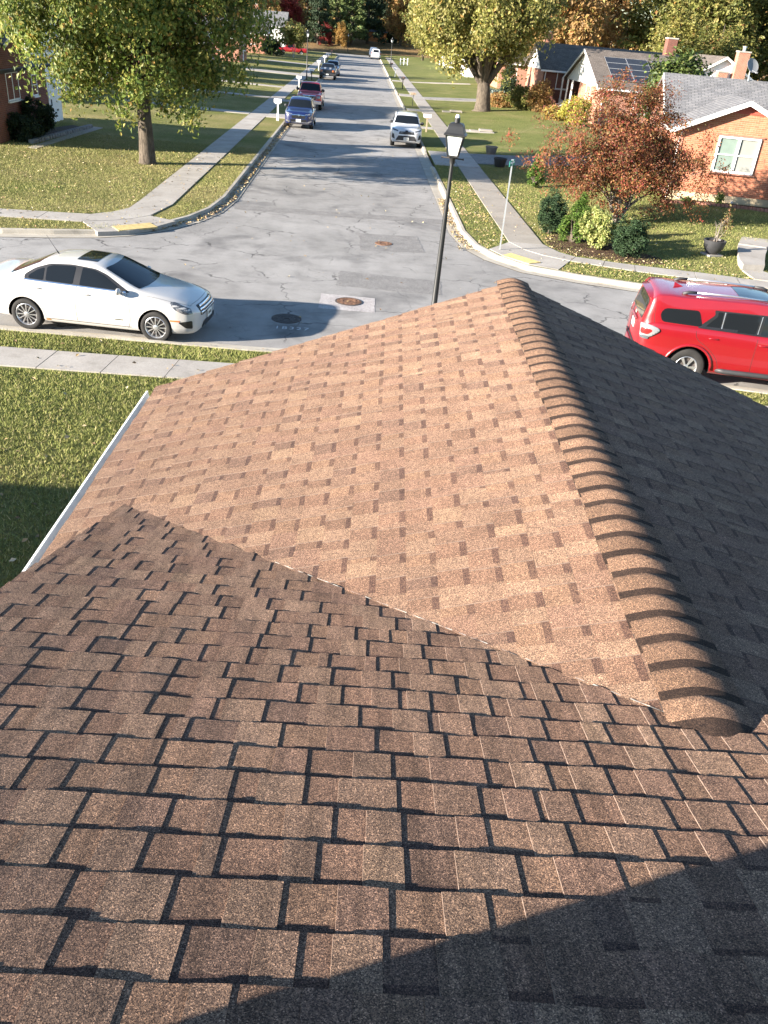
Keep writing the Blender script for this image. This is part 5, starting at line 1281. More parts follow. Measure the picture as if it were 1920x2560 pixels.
# ---- second house on the right: porch gable in white siding, solar panels on the near slope
H2 = thing('brick_house', 'brick house with solar panels and a white gabled porch on the right', 'house', (18.7, 71.2, .0), 0)
w2, zr2, ze2 = 12.4, 5.62, 3.30
brick_wall(H2, (0, 0), (9.5, 0), .3, ze2, MAT['brick']); brick_wall(H2, (0, 7.4), (0, 0), .3, ze2, MAT['brick']); brick_wall(H2, (9.5, 0), (9.5, w2), .3, ze2, MAT['brick']); brick_wall(H2, (9.5, w2), (1.5, w2), .3, ze2, MAT['brick']); brick_wall(H2, (1.5, w2), (1.5, 7.4), .3, ze2, MAT['brick'])
box_obj('foundation', (4.75, 3.7, .2), (9.56, 7.46, .5), MAT['found_white'], H2)
zf2 = lambda u: ze2 + (zr2 - ze2) * (1 - abs(u - w2 / 2) / (w2 / 2)) - .06
siding(H2, (-.12, w2), (-.12, 0), ze2 - .08, zf2, step=.27)
mb = MB(); mb.extrude([(-.10, 0, ze2 - .1), (-.10, w2, ze2 - .1), (-.10, w2 / 2, zr2 - .05)], (.1, 0, 0)); mb.build('gable', MAT['siding'], H2)
roof_slab(H2, [(-.45, -.45, ze2 - .08), (12.5, -.45, ze2 - .08), (12.5, w2 / 2, zr2 + .08), (-.45, w2 / 2, zr2 + .08)], MAT['roof_brown']); roof_slab(H2, [(12.5, w2 + .45, ze2 - .08), (-.45, w2 + .45, ze2 - .08), (-.45, w2 / 2, zr2 + .08), (12.5, w2 / 2, zr2 + .08)], MAT['roof_brown'])
for s in (0, 1):
    ye = -.45 if s == 0 else w2 + .45
    mb = MB(); mb.extrude([(-.48, w2 / 2, zr2 + .06), (-.48, ye, ze2 - .10), (-.48, ye, ze2 - .28), (-.48, w2 / 2, zr2 - .12)], (.04, 0, 0)); mb.build('barge_board', MAT['white'], H2)
board(H2, (-.4, -.46, ze2 - .1), (9.6, -.46, ze2 - .1), .13, -.06, 'white', 'gutter')
downspout(H2, .12, -.05, .2, ze2 - .1)
window(H2, (-.02, 4.1, 2.28), rad(-90), 1.5, 1.75, 'glass'); window(H2, (3.4, -.02, 2.2), 0, 1.5, 1.2, 'glass'); window(H2, (6.4, -.02, 2.2), 0, 1.1, 1.2, 'glass')
# porch: slab, posts, railing, steps
porch = link('porch', None, H2)
box_obj('porch_floor', (.3, 9.9, .42), (2.4, 5.0, .55), MAT['concrete'], porch)
for y in (8.0, 9.8, 12.0): box_obj('porch_post', (-.55, y, 1.95), (.12, .12, 2.6), MAT['white'], porch)
for k in range(13): box_obj('baluster', (-.62, 9.95 + .17 * k, 1.1), (.03, .03, .8), MAT['white'], porch)
box_obj('handrail', (-.62, 10.95, 1.52), (.06, 2.2, .05), MAT['white'], porch)
for k in range(3): box_obj('porch_step', (-1.05 - .32 * k, 8.9, .32 - .12 * k), (.36, 1.6, .25), MAT['concrete'], porch)
for y in (8.15, 9.65):
    mb = MB(); mb.tube([(-.7, y, 1.5), (-1.9, y, .95), (-1.9, y, .2)], .025, 6); mb.build('stair_rail', MAT['white'], porch)
    for k in range(5): box_obj('baluster', (-.85 - .22 * k, y, .98 - .10 * k), (.025, .025, .75), MAT['white'], porch)
# solar panels, each its own
sv = Vector((0, w2 / 2 + .45, zr2 + .08 - (ze2 - .08))).normalized(); sn = Vector((0, -sv.z, sv.y)); e0 = Vector((0, -.45, ze2 - .08))
for (u, v_, pw, ph) in [(u, v, 1.72, 1.02) for v in (1.3, 2.36, 3.42, 4.48) for u in (.9, 2.66)] + [(u, v, 1.72, 1.02) for v in (3.42, 4.48) for u in (4.75, 6.51)]:
    q = e0 + sv * v_ + Vector((u, 0, 0)) + sn * .07; pn = MB(); a = Vector((pw, 0, 0)); b = sv * ph
    pn.extrude([q + Vector((.02, 0, 0)) + sv * .02, q + a - Vector((.02, 0, 0)) + sv * .02, q + a - Vector((.02, 0, 0)) + b - sv * .02, q + Vector((.02, 0, 0)) + b - sv * .02], sn * .035); po = pn.build('solar_panel', MAT['solar'], H2)
    fr = MB()
    for p0_, p1_ in ((q, q + a), (q + a, q + a + b), (q + a + b, q + b), (q + b, q)): fr.tube([p0_ + sn * .03, p1_ + sn * .03], .014, 4)
    fr.build('panel_frame', MAT['alurail'], po)
# cross gable in siding on the right with two chimneys
siding(H2, (6.3, -.9), (11.0, -.9), 3.35, lambda u: 4.55 + (5.9 - 4.55) * (1 - abs(u - 2.35) / 2.35), step=.24)
for s in (-1, 1):
    roof_slab(H2, [(8.65 + s * 2.7, -1.2, 4.45), (8.65 + s * 2.7, 5.5, 4.45), (8.65, 5.5, 6.0), (8.65, -1.2, 6.0)], MAT['roof_brown'], .1)
    mb = MB(); mb.extrude([(8.65, -1.22, 6.0), (8.65 + s * 2.7, -1.22, 4.45), (8.65 + s * 2.7, -1.22, 4.28), (8.65, -1.22, 5.82)], (0, .04, 0)); mb.build('barge_board', MAT['white'], H2)
brick_wall(H2, (6.3, -.85), (11, -.85), .3, 3.35, MAT['brick']); brick_wall(H2, (11, -.85), (11, 6), .3, 4.4, MAT['brick'])
chimney(H2, (9.72, -1.3), (.85, .6), .3, 6.35); chimney(H2, (8.5, -1.25), (.7, .5), .3, 4.95, pot=False); chimney(H2, (7.0, 7.5), (.8, .8), 4.6, 6.9, 'brick_dark', False)

# ---- third house on the right
H3 = thing('brick_house', 'brown-roofed brick house beyond the solar house, half hidden by the tree', 'house', (16.6, 84.4, 0), 0)
brick_wall(H3, (0, 0), (13, 0), .95, 3.75, MAT['brick_dark']); brick_wall(H3, (0, 8.4), (0, 0), .95, 3.75, MAT['brick']); brick_wall(H3, (13, 0), (13, 8.4), .3, 3.75, MAT['brick']); brick_wall(H3, (13, 8.4), (0, 8.4), .3, 3.75, MAT['brick'])
box_obj('foundation', (6.5, 4.2, .6), (13.06, 8.46, .8), MAT['found_white'], H3)
siding(H3, (-.04, 8.4), (-.04, 0), 3.7, lambda u: 3.75 + 2.0 * (1 - abs(u - 4.2) / 4.2), step=.25)
mb = MB(); mb.extrude([(-.03, 0, 3.7), (-.03, 8.4, 3.7), (-.03, 4.2, 5.72)], (.1, 0, 0)); mb.build('gable', MAT['siding'], H3)
roof_slab(H3, [(-.4, -.45, 3.74), (13.4, -.45, 3.74), (13.4, 4.2, 5.85), (-.4, 4.2, 5.85)], MAT['roof_brown']); roof_slab(H3, [(13.4, 8.85, 3.74), (-.4, 8.85, 3.74), (-.4, 4.2, 5.85), (13.4, 4.2, 5.85)], MAT['roof_brown'])
board(H3, (-.4, -.46, 3.74), (13.4, -.46, 3.74), .14, -.06, 'white', 'gutter'); downspout(H3, .1, -.05, .3, 3.6)
window(H3, (1.75, -.02, 2.95), 0, 1.1, 1.35); window(H3, (5.6, -.02, 2.95), 0, 1.1, 1.35); window(H3, (1.7, -.06, .62), 0, .9, .5, sill=False)
chimney(H3, (.8, 4.6), (.7, .7), 5.4, 6.7)

# ---- house on the left behind the maple: dark shaded brick front facing the street
HL = thing('brick_house', 'shaded dark brick house at the left edge behind the maple', 'house', (-15.6, 44.0, 0), 0)
brick_wall(HL, (0, -4.4), (0, 0), .3, 4.15, MAT['brick_dark'], gable=(3.45, 4.85)); brick_wall(HL, (0, 0), (-1.6, 0), .3, 4.1, MAT['brick_dark']); brick_wall(HL, (-.25, 0), (-.25, 3.3), .3, 3.2, MAT['brick_dark']); brick_wall(HL, (-9, -4.4), (0, -4.4), .3, 3.2, MAT['brick_dark']); brick_wall(HL, (-.25, 3.3), (-9, 3.3), .3, 3.2, MAT['brick_dark'])
box_obj('foundation', (-4.6, -.5, .25), (9.1, 7.8, .42), MAT['concrete'], HL)
window(HL, (.02, -1.95, 2.42), rad(90), 1.5, 1.15, double=True); window(HL, (-.22, 1.55, 2.25), rad(90), .75, .95)
for y0, y1, z0, z1 in ((-3.0, -.95, 4.2, 4.98), (1.1, -.95, 4.2, 4.98)):
    roof_slab(HL, [(.4, y0 - (.3 if y0 < y1 else -.3), z0 - .1), (-6, y0 - (.3 if y0 < y1 else -.3), z0 - .1), (-6, y1, z1), (.4, y1, z1)], MAT['roof_grey'], .1)
    mb = MB(); mb.extrude([(.42, y0 - (.3 if y0 < y1 else -.3), z0 - .1), (.42, y1, z1), (.42, y1, z1 - .18), (.42, y0 - (.3 if y0 < y1 else -.3), z0 - .28)], (-.03, 0, 0)); mb.build('barge_board', MAT['white'], HL)
mb = MB(); mb.extrude([(.03, -1.75, 4.42), (.03, -.15, 4.42), (.03, -.95, 4.85)], (.04, 0, 0)); lv = mb.build('gable_vent', MAT['white'], HL)
for k in range(4): box_obj('louvre', (.085, -.95, 4.48 + .07 * k), (.03, 1.2 - .3 * k, .03), MAT['seam'], lv)
roof_slab(HL, [(.15, 3.7, 3.1), (.15, -4.8, 3.1), (-4.6, -4.8, 4.6), (-4.6, 3.7, 4.6)], MAT['roof_grey']); roof_slab(HL, [(-9.4, -4.8, 3.1), (-9.4, 3.7, 3.1), (-4.6, 3.7, 4.6), (-4.6, -4.8, 4.6)], MAT['roof_grey'])
chimney(HL, (-1.05, .35), (.75, .75), 3.0, 6.6)
gt = link('side_gate', None, HL); gt.location = (-.25, 3.45, .3)
for k in range(7): box_obj('gate_board', (.02, .16 + .28 * k, .8), (.03, .27, 1.5 - .05 * (k % 2)), MAT['white'], gt)
box_obj('gate_lever', (.06, .35, 1.0), (.04, .04, .3), MAT['black'], gt); box_obj('gate_hinge', (.06, 1.2, .6), (.03, .2, .08), MAT['black'], gt)
# two-storey white siding house behind it
HW = thing('siding_house', 'tall white siding house rising behind the left brick house', 'house', (-20.2, 58, 0), 0)
siding(HW, (-10, 0), (0, 0), .3, lambda u: 5.9 + 2.2 * (1 - abs(u - 5) / 5), step=.28); mb = MB(); mb.extrude([(-10, .02, .2), (0, .02, .2), (0, .02, 5.9), (-5, .02, 8.1), (-10, .02, 5.9)], (0, .1, 0)); mb.build('wall', MAT['siding'], HW)
brick_wall(HW, (0, 0), (0, 9), .3, 5.9, MAT['siding']); roof_slab(HW, [(.4, -.4, 5.75), (.4, 9.4, 5.75), (-5, 9.4, 8.2), (-5, -.4, 8.2)], MAT['roof_grey']); roof_slab(HW, [(-10.4, 9.4, 5.75), (-10.4, -.4, 5.75), (-5, -.4, 8.2), (-5, 9.4, 8.2)], MAT['roof_grey'])
window(HW, (-2.2, -.03, 4.6), 0, 1.0, 1.4); window(HW, (-6.2, -.03, 4.6), 0, 1.0, 1.4); window(HW, (-2.2, -.03, 2.0), 0, 1.0, 1.4)

# ---- simple gabled houses farther off
def far_house(label, x, y, rz, L, Wd, ze, zr, wall='brick', roof='roof_grey', gab='siding', name='brick_house', ch=True):
    o = thing(name, label, 'house', (x, y, 0), rz)
    wm = MAT[wall]
    for a, b, g in (((0, 0), (L, 0), None), ((L, 0), (L, Wd), 1), ((L, Wd), (0, Wd), None), ((0, Wd), (0, 0), 1)): brick_wall(o, a, b, .1, ze, wm)
    for xx in (0, L): mb = MB(); mb.extrude([(xx - .02, -.02, ze - .05), (xx - .02, Wd + .02, ze - .05), (xx - .02, Wd / 2, zr - .05)], (.06, 0, 0)); mb.build('gable', MAT[gab], o)
    roof_slab(o, [(-.4, -.4, ze - .08), (L + .4, -.4, ze - .08), (L + .4, Wd / 2, zr + .08), (-.4, Wd / 2, zr + .08)], MAT[roof]); roof_slab(o, [(L + .4, Wd + .4, ze - .08), (-.4, Wd + .4, ze - .08), (-.4, Wd / 2, zr + .08), (L + .4, Wd / 2, zr + .08)], MAT[roof])
    board(o, (-.4, -.41, ze - .08), (L + .4, -.41, ze - .08), .14, -.05, 'white', 'gutter')
    for k in range(max(2, int(L / 3.2))): window(o, (1.6 + k * 3.0, -.02, ze - 1.1), 0, 1.1, 1.2)
    for yy in (Wd * .3, Wd * .7):
        window(o, (L + .02, yy, ze - 1.1), rad(90), 1.1, 1.2); window(o, (-.02, yy, ze - 1.1), rad(-90), 1.1, 1.2)
    box_obj('door', (L + .05, Wd / 2, 1.3), (.06, .95, 2.05), MAT['white'], o)
    if ch: chimney(o, (L * .5, Wd * .5 + .6), (.7, .7), zr - .5, zr + .9)
    return o
far_house('brick house with white gable far down the street on the left', -26.5, 163.5, 0, 10, 8, 3.3, 5.2, roof='roof_dark')
far_house('grey-roofed house behind the far left brick house', -27, 184, 0, 12, 9, 4.4, 6.8, 'siding', 'roof_grey', name='siding_house')
far_house('brick house mostly hidden behind the maple on the left', -31, 72, 0, 10.5, 8, 3.2, 5.2)
far_house('brick house behind the maple farther along the left side', -27, 99, 0, 10.5, 8, 3.2, 5.2, roof='roof_dark')
far_house('brick house in shade midway along the left side', -27, 128, 0, 10.5, 8, 3.2, 5.2)
far_house('brick house behind the big tree on the right side', 16.6, 112, 0, 11, 8, 3.4, 5.4, roof='roof_brown')
far_house('white siding house past the big tree on the right', 15.5, 136, 0, 11, 8, 3.4, 5.4, 'siding', 'roof_grey', name='siding_house')
far_house('pale house near the far right lamp', 14.5, 166, 0, 11, 8, 3.4, 5.4, 'siding', 'roof_grey', name='siding_house')
far_house('blue-roofed house behind the tall brick chimney', 33, 64, rad(-4), 12, 9, 3.2, 5.3, 'siding', 'roof_grey', name='siding_house')
o = far_house('low house next door on the left whose shadow crosses our lawn', -22.5, -3.5, rad(-1), 11, 9.6, 3.0, 4.6, roof='roof_brown')
# orange cedar shed and rail fence at the street end
o = thing('cedar_shed', 'orange cedar shed at the end of the street', 'shed', (1.3, 245, 1.9), .05)
for k in range(24): box_obj('plank', (.1 + .2 * k, 0, 1.35), (.19, .05, 2.5 + .02 * (k % 3)), MAT['orange_wood'], o)
box_obj('side_wall', (4.85, 2, 1.35), (.1, 4, 2.5), MAT['orange_wood'], o); box_obj('side_wall', (0, 2, 1.35), (.1, 4, 2.5), MAT['orange_wood'], o)
roof_slab(o, [(-.3, -.3, 2.6), (5.2, -.3, 2.6), (5.2, 2, 3.1), (-.3, 2, 3.1)], MAT['roof_dark'], .08); roof_slab(o, [(5.2, 4.3, 2.6), (-.3, 4.3, 2.6), (-.3, 2, 3.1), (5.2, 2, 3.1)], MAT['roof_dark'], .08)
o = thing('picket_fence', 'weathered picket fence left of the cedar shed', 'fence', (-4, 243, 1.9))
for k in range(26): box_obj('picket', (.18 * k, 0, .75), (.12, .03, 1.4 + .05 * (k % 2)), MAT['wood'], o)
for z_ in (.45, 1.1): box_obj('fence_rail', (2.3, .04, z_), (4.8, .04, .08), MAT['wood'], o)
o = thing('rail_fence', 'white rail fence section by the far right sidewalk', 'fence', (7.0, 168, .2), rad(60))
for k in range(3): box_obj('fence_post', (k * 1.4, 0, .55), (.12, .12, 1.1), MAT['white'], o)
for z_ in (.35, .9): box_obj('fence_rail', (1.4, 0, z_), (2.8, .05, .1), MAT['white'], o)
# planting beds and edging
def bed(poly, mat, label=None, zf=None):
    P = resample([*poly, poly[0]], .25)[:-1]; mb = MB(); c_ = sum(P, Vector((0, 0))) / len(P)
    V = [(p.x + random.uniform(-.04, .04), p.y + random.uniform(-.04, .04), hz(p.x, p.y) + .012) for p in P] + [(c_.x, c_.y, hz(c_.x, c_.y) + .05)]
    mb.add(V, [(i, (i + 1) % len(P), len(P)) for i in range(len(P))]); o = mb.build('planting_bed', MAT[mat], smooth=True); tag(o, kind='structure'); return o
bed([(6.55, 28.6), (6.75, 27.6), (7.2, 27.0), (8.2, 26.75), (9.2, 26.45), (10.0, 26.6), (10.2, 27.4), (9.5, 28.4), (8.6, 29.2), (7.3, 30.2), (6.7, 29.6)], 'mulch')
bed([(13.3, 37.0), (14.5, 36.4), (17.2, 35.9), (18.4, 35.6), (18.3, 36.8), (14.2, 37.7)], 'mulch')
bed([(-15.5, 40.6), (-14.5, 41.3), (-13.9, 47.6), (-15.0, 48.1), (-15.5, 46)], 'soil')
o = thing('brick_edging', 'row of red edging bricks along the bed of the right-hand house', 'edging', (0, 0, 0))
for k in range(34):
    t = k / 33; p = Vector((13.2, 36.85)).lerp(Vector((18.3, 35.5)), t); box_obj('edging_brick', (p.x, p.y, hz(p.x, p.y) + .05), (.14, .09, .14), MAT['brickedge'], o, rz=rad(-14) + random.uniform(-.12, .12))
o = thing('stone_edging', 'grey stone edging along the bed of the left-hand house', 'edging', (0, 0, 0))
for k in range(24):
    t = k / 23; p = Vector((-14.55, 40.8)).lerp(Vector((-13.95, 47.7)), t); box_obj('edging_stone', (p.x, p.y, hz(p.x, p.y) + .07), (.24, .30, .2), MAT['stone'], o, rz=random.uniform(-.1, .1), bevel=.03)
slab([(-14.3, 39.5), (-13.9, 39.4), (-13.4, 48.2), (-13.9, 48.3)], .2, 'concrete_dark', parent=dv, name='garden_walk', zf=lambda x, y: hz(x, y) + .02)
# ================================================================ TREES, SHRUBS, GRASS
def unit(n, rng):
    v = rng.normal(size=(n, 3)); return v / np.linalg.norm(v, axis=1, keepdims=True)
def leaf_mesh(name, C, size, pal, rng, mat='leaf', up=.25, aspect=.62, out=None, fold=True, jitter=.6, droop=0.0):
    """C (n,3) leaf centres -> mesh of little folded leaves; pal = [(colour, weight)]"""
    n = len(C); N = unit(n, rng)
    if out is not None: N = N * .8 + out * .9
    N[:, 2] += up; N /= np.linalg.norm(N, axis=1, keepdims=True)
    T = unit(n, rng); T[:, 2] -= droop; T -= N * (T * N).sum(1, keepdims=True); T /= np.linalg.norm(T, axis=1, keepdims=True) + 1e-9; B = np.cross(N, T)
    L = size * (1 + jitter * (rng.random(n) * 2 - 1)); L = L[:, None]
    bend = N * L * .18
    V = np.stack([C - T * L * .5, C + B * L * .5 * aspect + bend * .6, C + T * L * .5 - bend * .5, C - B * L * .5 * aspect + bend * .6], 1).reshape(-1, 3)
    i = np.arange(n)[:, None] * 4
    F = np.concatenate([i + np.array([[0, 1, 2]]), i + np.array([[0, 2, 3]])], 1).reshape(-1, 3)
    w = np.array([p[1] for p in pal], float); w /= w.sum(); ix = rng.choice(len(pal), n, p=w)
    col = np.array([p[0] for p in pal])[ix] * (.75 + .5 * rng.random((n, 1)))
    return np_mesh(name, V, F, MAT[mat], col=np.repeat(col, 2, 0))
def crown_points(rng, nc, shape, center, radii, rough=.22, shell=.5, zlo=-1.0):
    """cluster centres inside a rough ellipsoid"""
    out = []
    sx = rng.random(3) * 50
    while len(out) < nc:
        d = unit(1, rng)[0]
        if d[2] < zlo: continue
        r = (shell + (1 - shell) * rng.random()) if rng.random() < .8 else rng.random()
        k = 1 + rough * 2 * noise.noise(Vector(d * 1.6) + Vector(sx)) + rough * noise.noise(Vector(d * 4.0) + Vector(sx))
        p = d * r * k
        if shape == 'cone': t = (p[2] + 1) / 2; p[:2] *= max(.05, 1.15 - t)
        if shape == 'egg': p[:2] *= 1.0 - .35 * max(0, p[2])
        if shape == 'weep': p[2] -= .35 * (p[0] ** 2 + p[1] ** 2)
        out.append(center + p * radii)
    return np.array(out)
def tree(name, label, x, y, h, crown_c, radii, pal, nclus, nleaf, leaf, trunk_r, trunk_h, seed, bark='bark', shape='ball', group=None, stems=1, csize=.55, droop=0.0, z0=None, limbs=7, rough=.22, mat='leaf', shell=.5, zlo=-1.0, spread=.35, parent_label=None, cat='tree', lean=(0, 0), flat=.75, trim=None):
    rng = np.random.default_rng(seed); rnd = random.Random(seed); z = hz(x, y) if z0 is None else z0
    o = thing(name, label, cat, (x, y, z - .05), 0, group)
    cc = np.array(crown_c, float); rr = np.array(radii, float)
    CL = crown_points(rng, nclus, shape, cc, rr, rough, shell, zlo)
    if trim is not None: CL = CL[np.array([not trim(p) for p in CL])]; nclus = len(CL)
    # wood: trunk(s), limbs toward clusters
    mb = MB(); tips = []
    for s in range(stems):
        a = 2 * math.pi * (s + rnd.random() * .5) / stems; off = Vector((math.cos(a), math.sin(a), 0)) * (trunk_r * .5 if stems > 1 else 0)
        top = Vector((cc[0] * .15, cc[1] * .15, trunk_h)) if stems == 1 else Vector((off.x * 6 + lean[0], off.y * 6 + lean[1], trunk_h))
        pts = [off * .8, off + Vector((0, 0, .12)), off.lerp(top, .35) + Vector((rnd.uniform(-.06, .06), rnd.uniform(-.06, .06), 0)), top]
        r0 = trunk_r if stems == 1 else trunk_r * .55
        mb.tube(pts, [r0 * 1.45, r0 * 1.12, r0 * .95, r0 * .78], 12 if trunk_r > .15 else 7)
        tips.append((top, r0 * .75))
    nodes = [(t, r) for t, r in tips]
    for s in range(limbs):
        b, r = tips[s % len(tips)]
        k = CL[rng.integers(len(CL))]; e = Vector(k) * .9 + Vector(cc) * .1
        if e.z < b.z - .3: e.z = b.z + .4 * (s + 1) / limbs * rr[2]
        m1 = b.lerp(e, .4) + Vector((rnd.uniform(-spread, spread), rnd.uniform(-spread, spread), rnd.uniform(.0, spread))); m2 = b.lerp(e, .72) + Vector((rnd.uniform(-spread, spread), rnd.uniform(-spread, spread), spread * .4))
        rl = r * rnd.uniform(.45, .68); mb.tube([b - Vector((0, 0, r)), m1, m2, e], [rl, rl * .7, rl * .42, rl * .12], 7, cap=False); nodes += [(m1, rl * .6), (m2, rl * .4), (b.lerp(m1, .5), rl * .8), (m1.lerp(m2, .5), rl * .5), (m2.lerp(e, .5), rl * .25)]
    NP = np.array([tuple(p) for p, _ in nodes])
    for k in CL[:min(len(CL), 260)]:
        j = int(np.argmin(((NP - k) ** 2).sum(1))); p, r = nodes[j]; e = Vector(k); md = p.lerp(e, .55) + Vector((rnd.uniform(-.12, .12), rnd.uniform(-.12, .12), .12 * (e - p).length))
        rl = min(r * .5, .035 + .01 * (e - p).length); mb.tube([p, md, e], [rl, rl * .6, rl * .2], 4, cap=False)
    mb.build('trunk', MAT[bark], o, smooth=True)
    per = max(1, nleaf // nclus); idx = np.repeat(np.arange(len(CL)), per)
    sz = csize * (.6 + .8 * rng.random(len(CL)))
    D = unit(len(idx), rng) * (rng.random((len(idx), 1)) ** .55) * sz[idx][:, None]; D[:, 2] *= flat
    if droop: D[:, 2] -= droop * rng.random(len(idx)) ** 1.5 * sz[idx]; 
    P = CL[idx] + D; outv = P - cc; outv /= np.linalg.norm(outv, axis=1, keepdims=True) + 1e-9
    # clusters share a tone: some darker, some paler
    me = leaf_mesh('crown', P, leaf, pal, rng, mat, out=outv, droop=droop)
    a = me.attributes['col']; arr = np.empty(len(a.data) * 4, np.float32); a.data.foreach_get('color', arr); arr = arr.reshape(-1, 4); tone = (.72 + .56 * rng.random(len(CL)))[np.repeat(idx, 2)]; arr[:, :3] *= tone[:, None]; a.data.foreach_set('color', arr.ravel())
    link('crown', me, o)
    return o
MAPLE = [((.11, .15, .028), 5), ((.165, .19, .04), 4), ((.065, .10, .02), 3), ((.25, .24, .06), 2.2), ((.34, .28, .07), .8), ((.28, .16, .045), .2)]
PEAR = [((.19, .185, .045), 5), ((.26, .235, .07), 4), ((.13, .14, .032), 3), ((.34, .29, .10), 2.2), ((.36, .22, .06), .4)]
OLIVE = [((.15, .155, .04), 4), ((.21, .20, .055), 3), ((.10, .115, .028), 3), ((.28, .23, .075), 1.3), ((.25, .12, .045), .35)]
RUST = [((.30, .18, .065), 4), ((.35, .22, .085), 3), ((.22, .14, .06), 3), ((.24, .21, .06), 1.5), ((.34, .14, .05), .7)]
GOLD = [((.36, .20, .05), 4), ((.30, .19, .06), 3), ((.20, .15, .05), 2)]
RED = [((.26, .04, .04), 4), ((.20, .03, .03), 3), ((.30, .09, .06), 1.5)]
PINE = [((.085, .12, .036), 5), ((.115, .145, .048), 4), ((.06, .085, .028), 3), ((.16, .15, .055), 1.2)]
DARKPINE = [((.022, .038, .018), 5), ((.032, .05, .022), 3), ((.045, .06, .025), 1)]
MYRTLE = [((.19, .072, .03), 5), ((.155, .045, .028), 5), ((.24, .10, .036), 3.0), ((.15, .09, .032), 3.4), ((.11, .10, .034), 2.4), ((.22, .04, .03), 1.4), ((.28, .15, .05), .8)]
# the two big street trees
tree('maple_tree', 'large green-yellow maple on the left lawn by the sidewalk', -8.95, 38.6, 11, (-.35, .3, 6.0), (5.5, 5.0, 4.7), MAPLE, 380, 84000, .155, .32, 2.9, 11, shape='ball', csize=.85, droop=1.0, limbs=16, rough=.22, shell=.55, zlo=-.84, spread=.5, flat=.8, trim=lambda p: p[0] < -3.0 and p[2] < 3.0 + (-3.0 - p[0]) * .8)
tree('pear_tree', 'big yellow-green tree with a thick forked trunk on the right lawn', 10.8, 80.0, 13, (-1.0, .3, 8.0), (5.9, 5.6, 6.6), PEAR, 420, 52000, .25, .66, 2.3, 23, 'bark', 'ball', csize=1.1, droop=.9, stems=1, limbs=20, rough=.2, shell=.5, zlo=-.74, spread=.9)
# crape myrtle in front of the right-hand house
tree('crape_myrtle', 'red-orange crape myrtle with many thin stems before the brick house', 10.0, 32.6, 4, (.1, .2, 2.45), (3.3, 2.1, 2.45), MYRTLE, 420, 62000, .072, .13, .75, 31, 'bark_pale', 'egg', csize=.40, droop=.35, stems=6, limbs=30, rough=.42, shell=.42, zlo=-.8, spread=.25, cat='shrub', flat=1.0)
tree('magnolia_tree', 'rounded dark green tree between the solar house and the brick house', 20.6, 60, 5, (0, 0, 3.1), (1.95, 1.9, 2.0), [((.06, .09, .02), 5), ((.10, .13, .03), 3), ((.035, .055, .014), 4), ((.20, .20, .06), .6)], 130, 11000, .24, .16, 1.2, 37, csize=.8, limbs=9, shell=.6, zlo=-.85)
tree('dogwood_tree', 'small olive tree with a white forked trunk far down the left lawn', -11.6, 161, 5, (0, 0, 3.6), (2.6, 2.4, 2.0), OLIVE, 70, 5000, .3, .14, 1.4, 41, 'bark_white', csize=.8, stems=2, limbs=6)
tree('spruce_tree', 'tall narrow spruce beyond the neighbouring house on the left, its tip shading our roof', -25.2, -6.7, 11, (0, 0, 6.35), (2.4, 2.4, 3.9), [((.04, .06, .03), 3), ((.06, .08, .035), 2)], 90, 5200, .16, .16, 4, 91, csize=.5, limbs=10, shell=.3, mat='needle', z0=.1)
# shrubs
def shrub(name, label, x, y, h, r, pal, n, leaf, seed, shape='ball', mat='leaf', up=.35, nclus=60, csize=.2, stem=.04, aspect=.5, group=None, lean=(0, 0)):
    rng = np.random.default_rng(seed); z = hz(x, y); o = thing(name, label, 'shrub', (x, y, z - .02), 0, group)
    cz = h * .5; CL = crown_points(rng, nclus, shape, np.array([0, 0, cz]), np.array([r, r * .95, h * .5 - .02]), .2, .68)
    idx = rng.integers(0, nclus, n); D = unit(n, rng) * rng.random((n, 1)) ** .6 * csize; P = CL[idx] + D; P[:, 2] = np.maximum(P[:, 2], .03); k = P[:, 2:3] / h; P[:, 0:1] += lean[0] * k; P[:, 1:2] += lean[1] * k
    outv = P - np.array([0, 0, cz * .6]); outv /= np.linalg.norm(outv, axis=1, keepdims=True) + 1e-9
    link('foliage', leaf_mesh('foliage', P, leaf, pal, rng, mat, up=up, out=outv * .6, aspect=aspect), o)
    mb = MB(); rr = random.Random(seed)
    for k in range(9):
        e = Vector(CL[rr.randrange(nclus)]) * .92; mb.tube([(rr.uniform(-.06, .06), rr.uniform(-.06, .06), 0), (e.x * .35, e.y * .35, e.z * .5), e], [stem, stem * .7, stem * .2], 5, cap=False)
    mb.build('stem', MAT['bark'], o); return o
YEW = [((.028, .055, .022), 5), ((.04, .072, .028), 4), ((.018, .035, .015), 3)]
ARB = [((.07, .125, .018), 5), ((.10, .16, .026), 3), ((.045, .085, .014), 4), ((.14, .18, .04), .7)]
VAR = [((.38, .38, .14), 5), ((.30, .33, .10), 3), ((.14, .19, .05), 3), ((.50, .48, .22), 1.5)]
shrub('yew_shrub', 'dark green upright yew, leftmost of the corner bushes', 7.0, 30.15, 1.40, .50, YEW, 9000, .085, 51, 'ball', 'needle', .7, 90, .16, aspect=.28)
shrub('arborvitae', 'bright green leaning cone arborvitae between yew and variegated bush', 7.5, 28.9, 1.58, .62, ARB, 9000, .075, 52, 'cone', 'needle', .7, 90, .15, aspect=.35, lean=(.22, .1))
shrub('variegated_shrub', 'cream-variegated round bush at the corner', 8.12, 28.15, 1.30, .52, VAR, 8000, .072, 53, 'ball', 'leaf', .3, 90, .15, aspect=.7)
shrub('yew_shrub', 'dark green spiky yew, rightmost of the corner bushes', 9.0, 27.35, 1.20, .56, YEW, 9000, .08, 54, 'ball', 'needle', .7, 90, .16, aspect=.28)
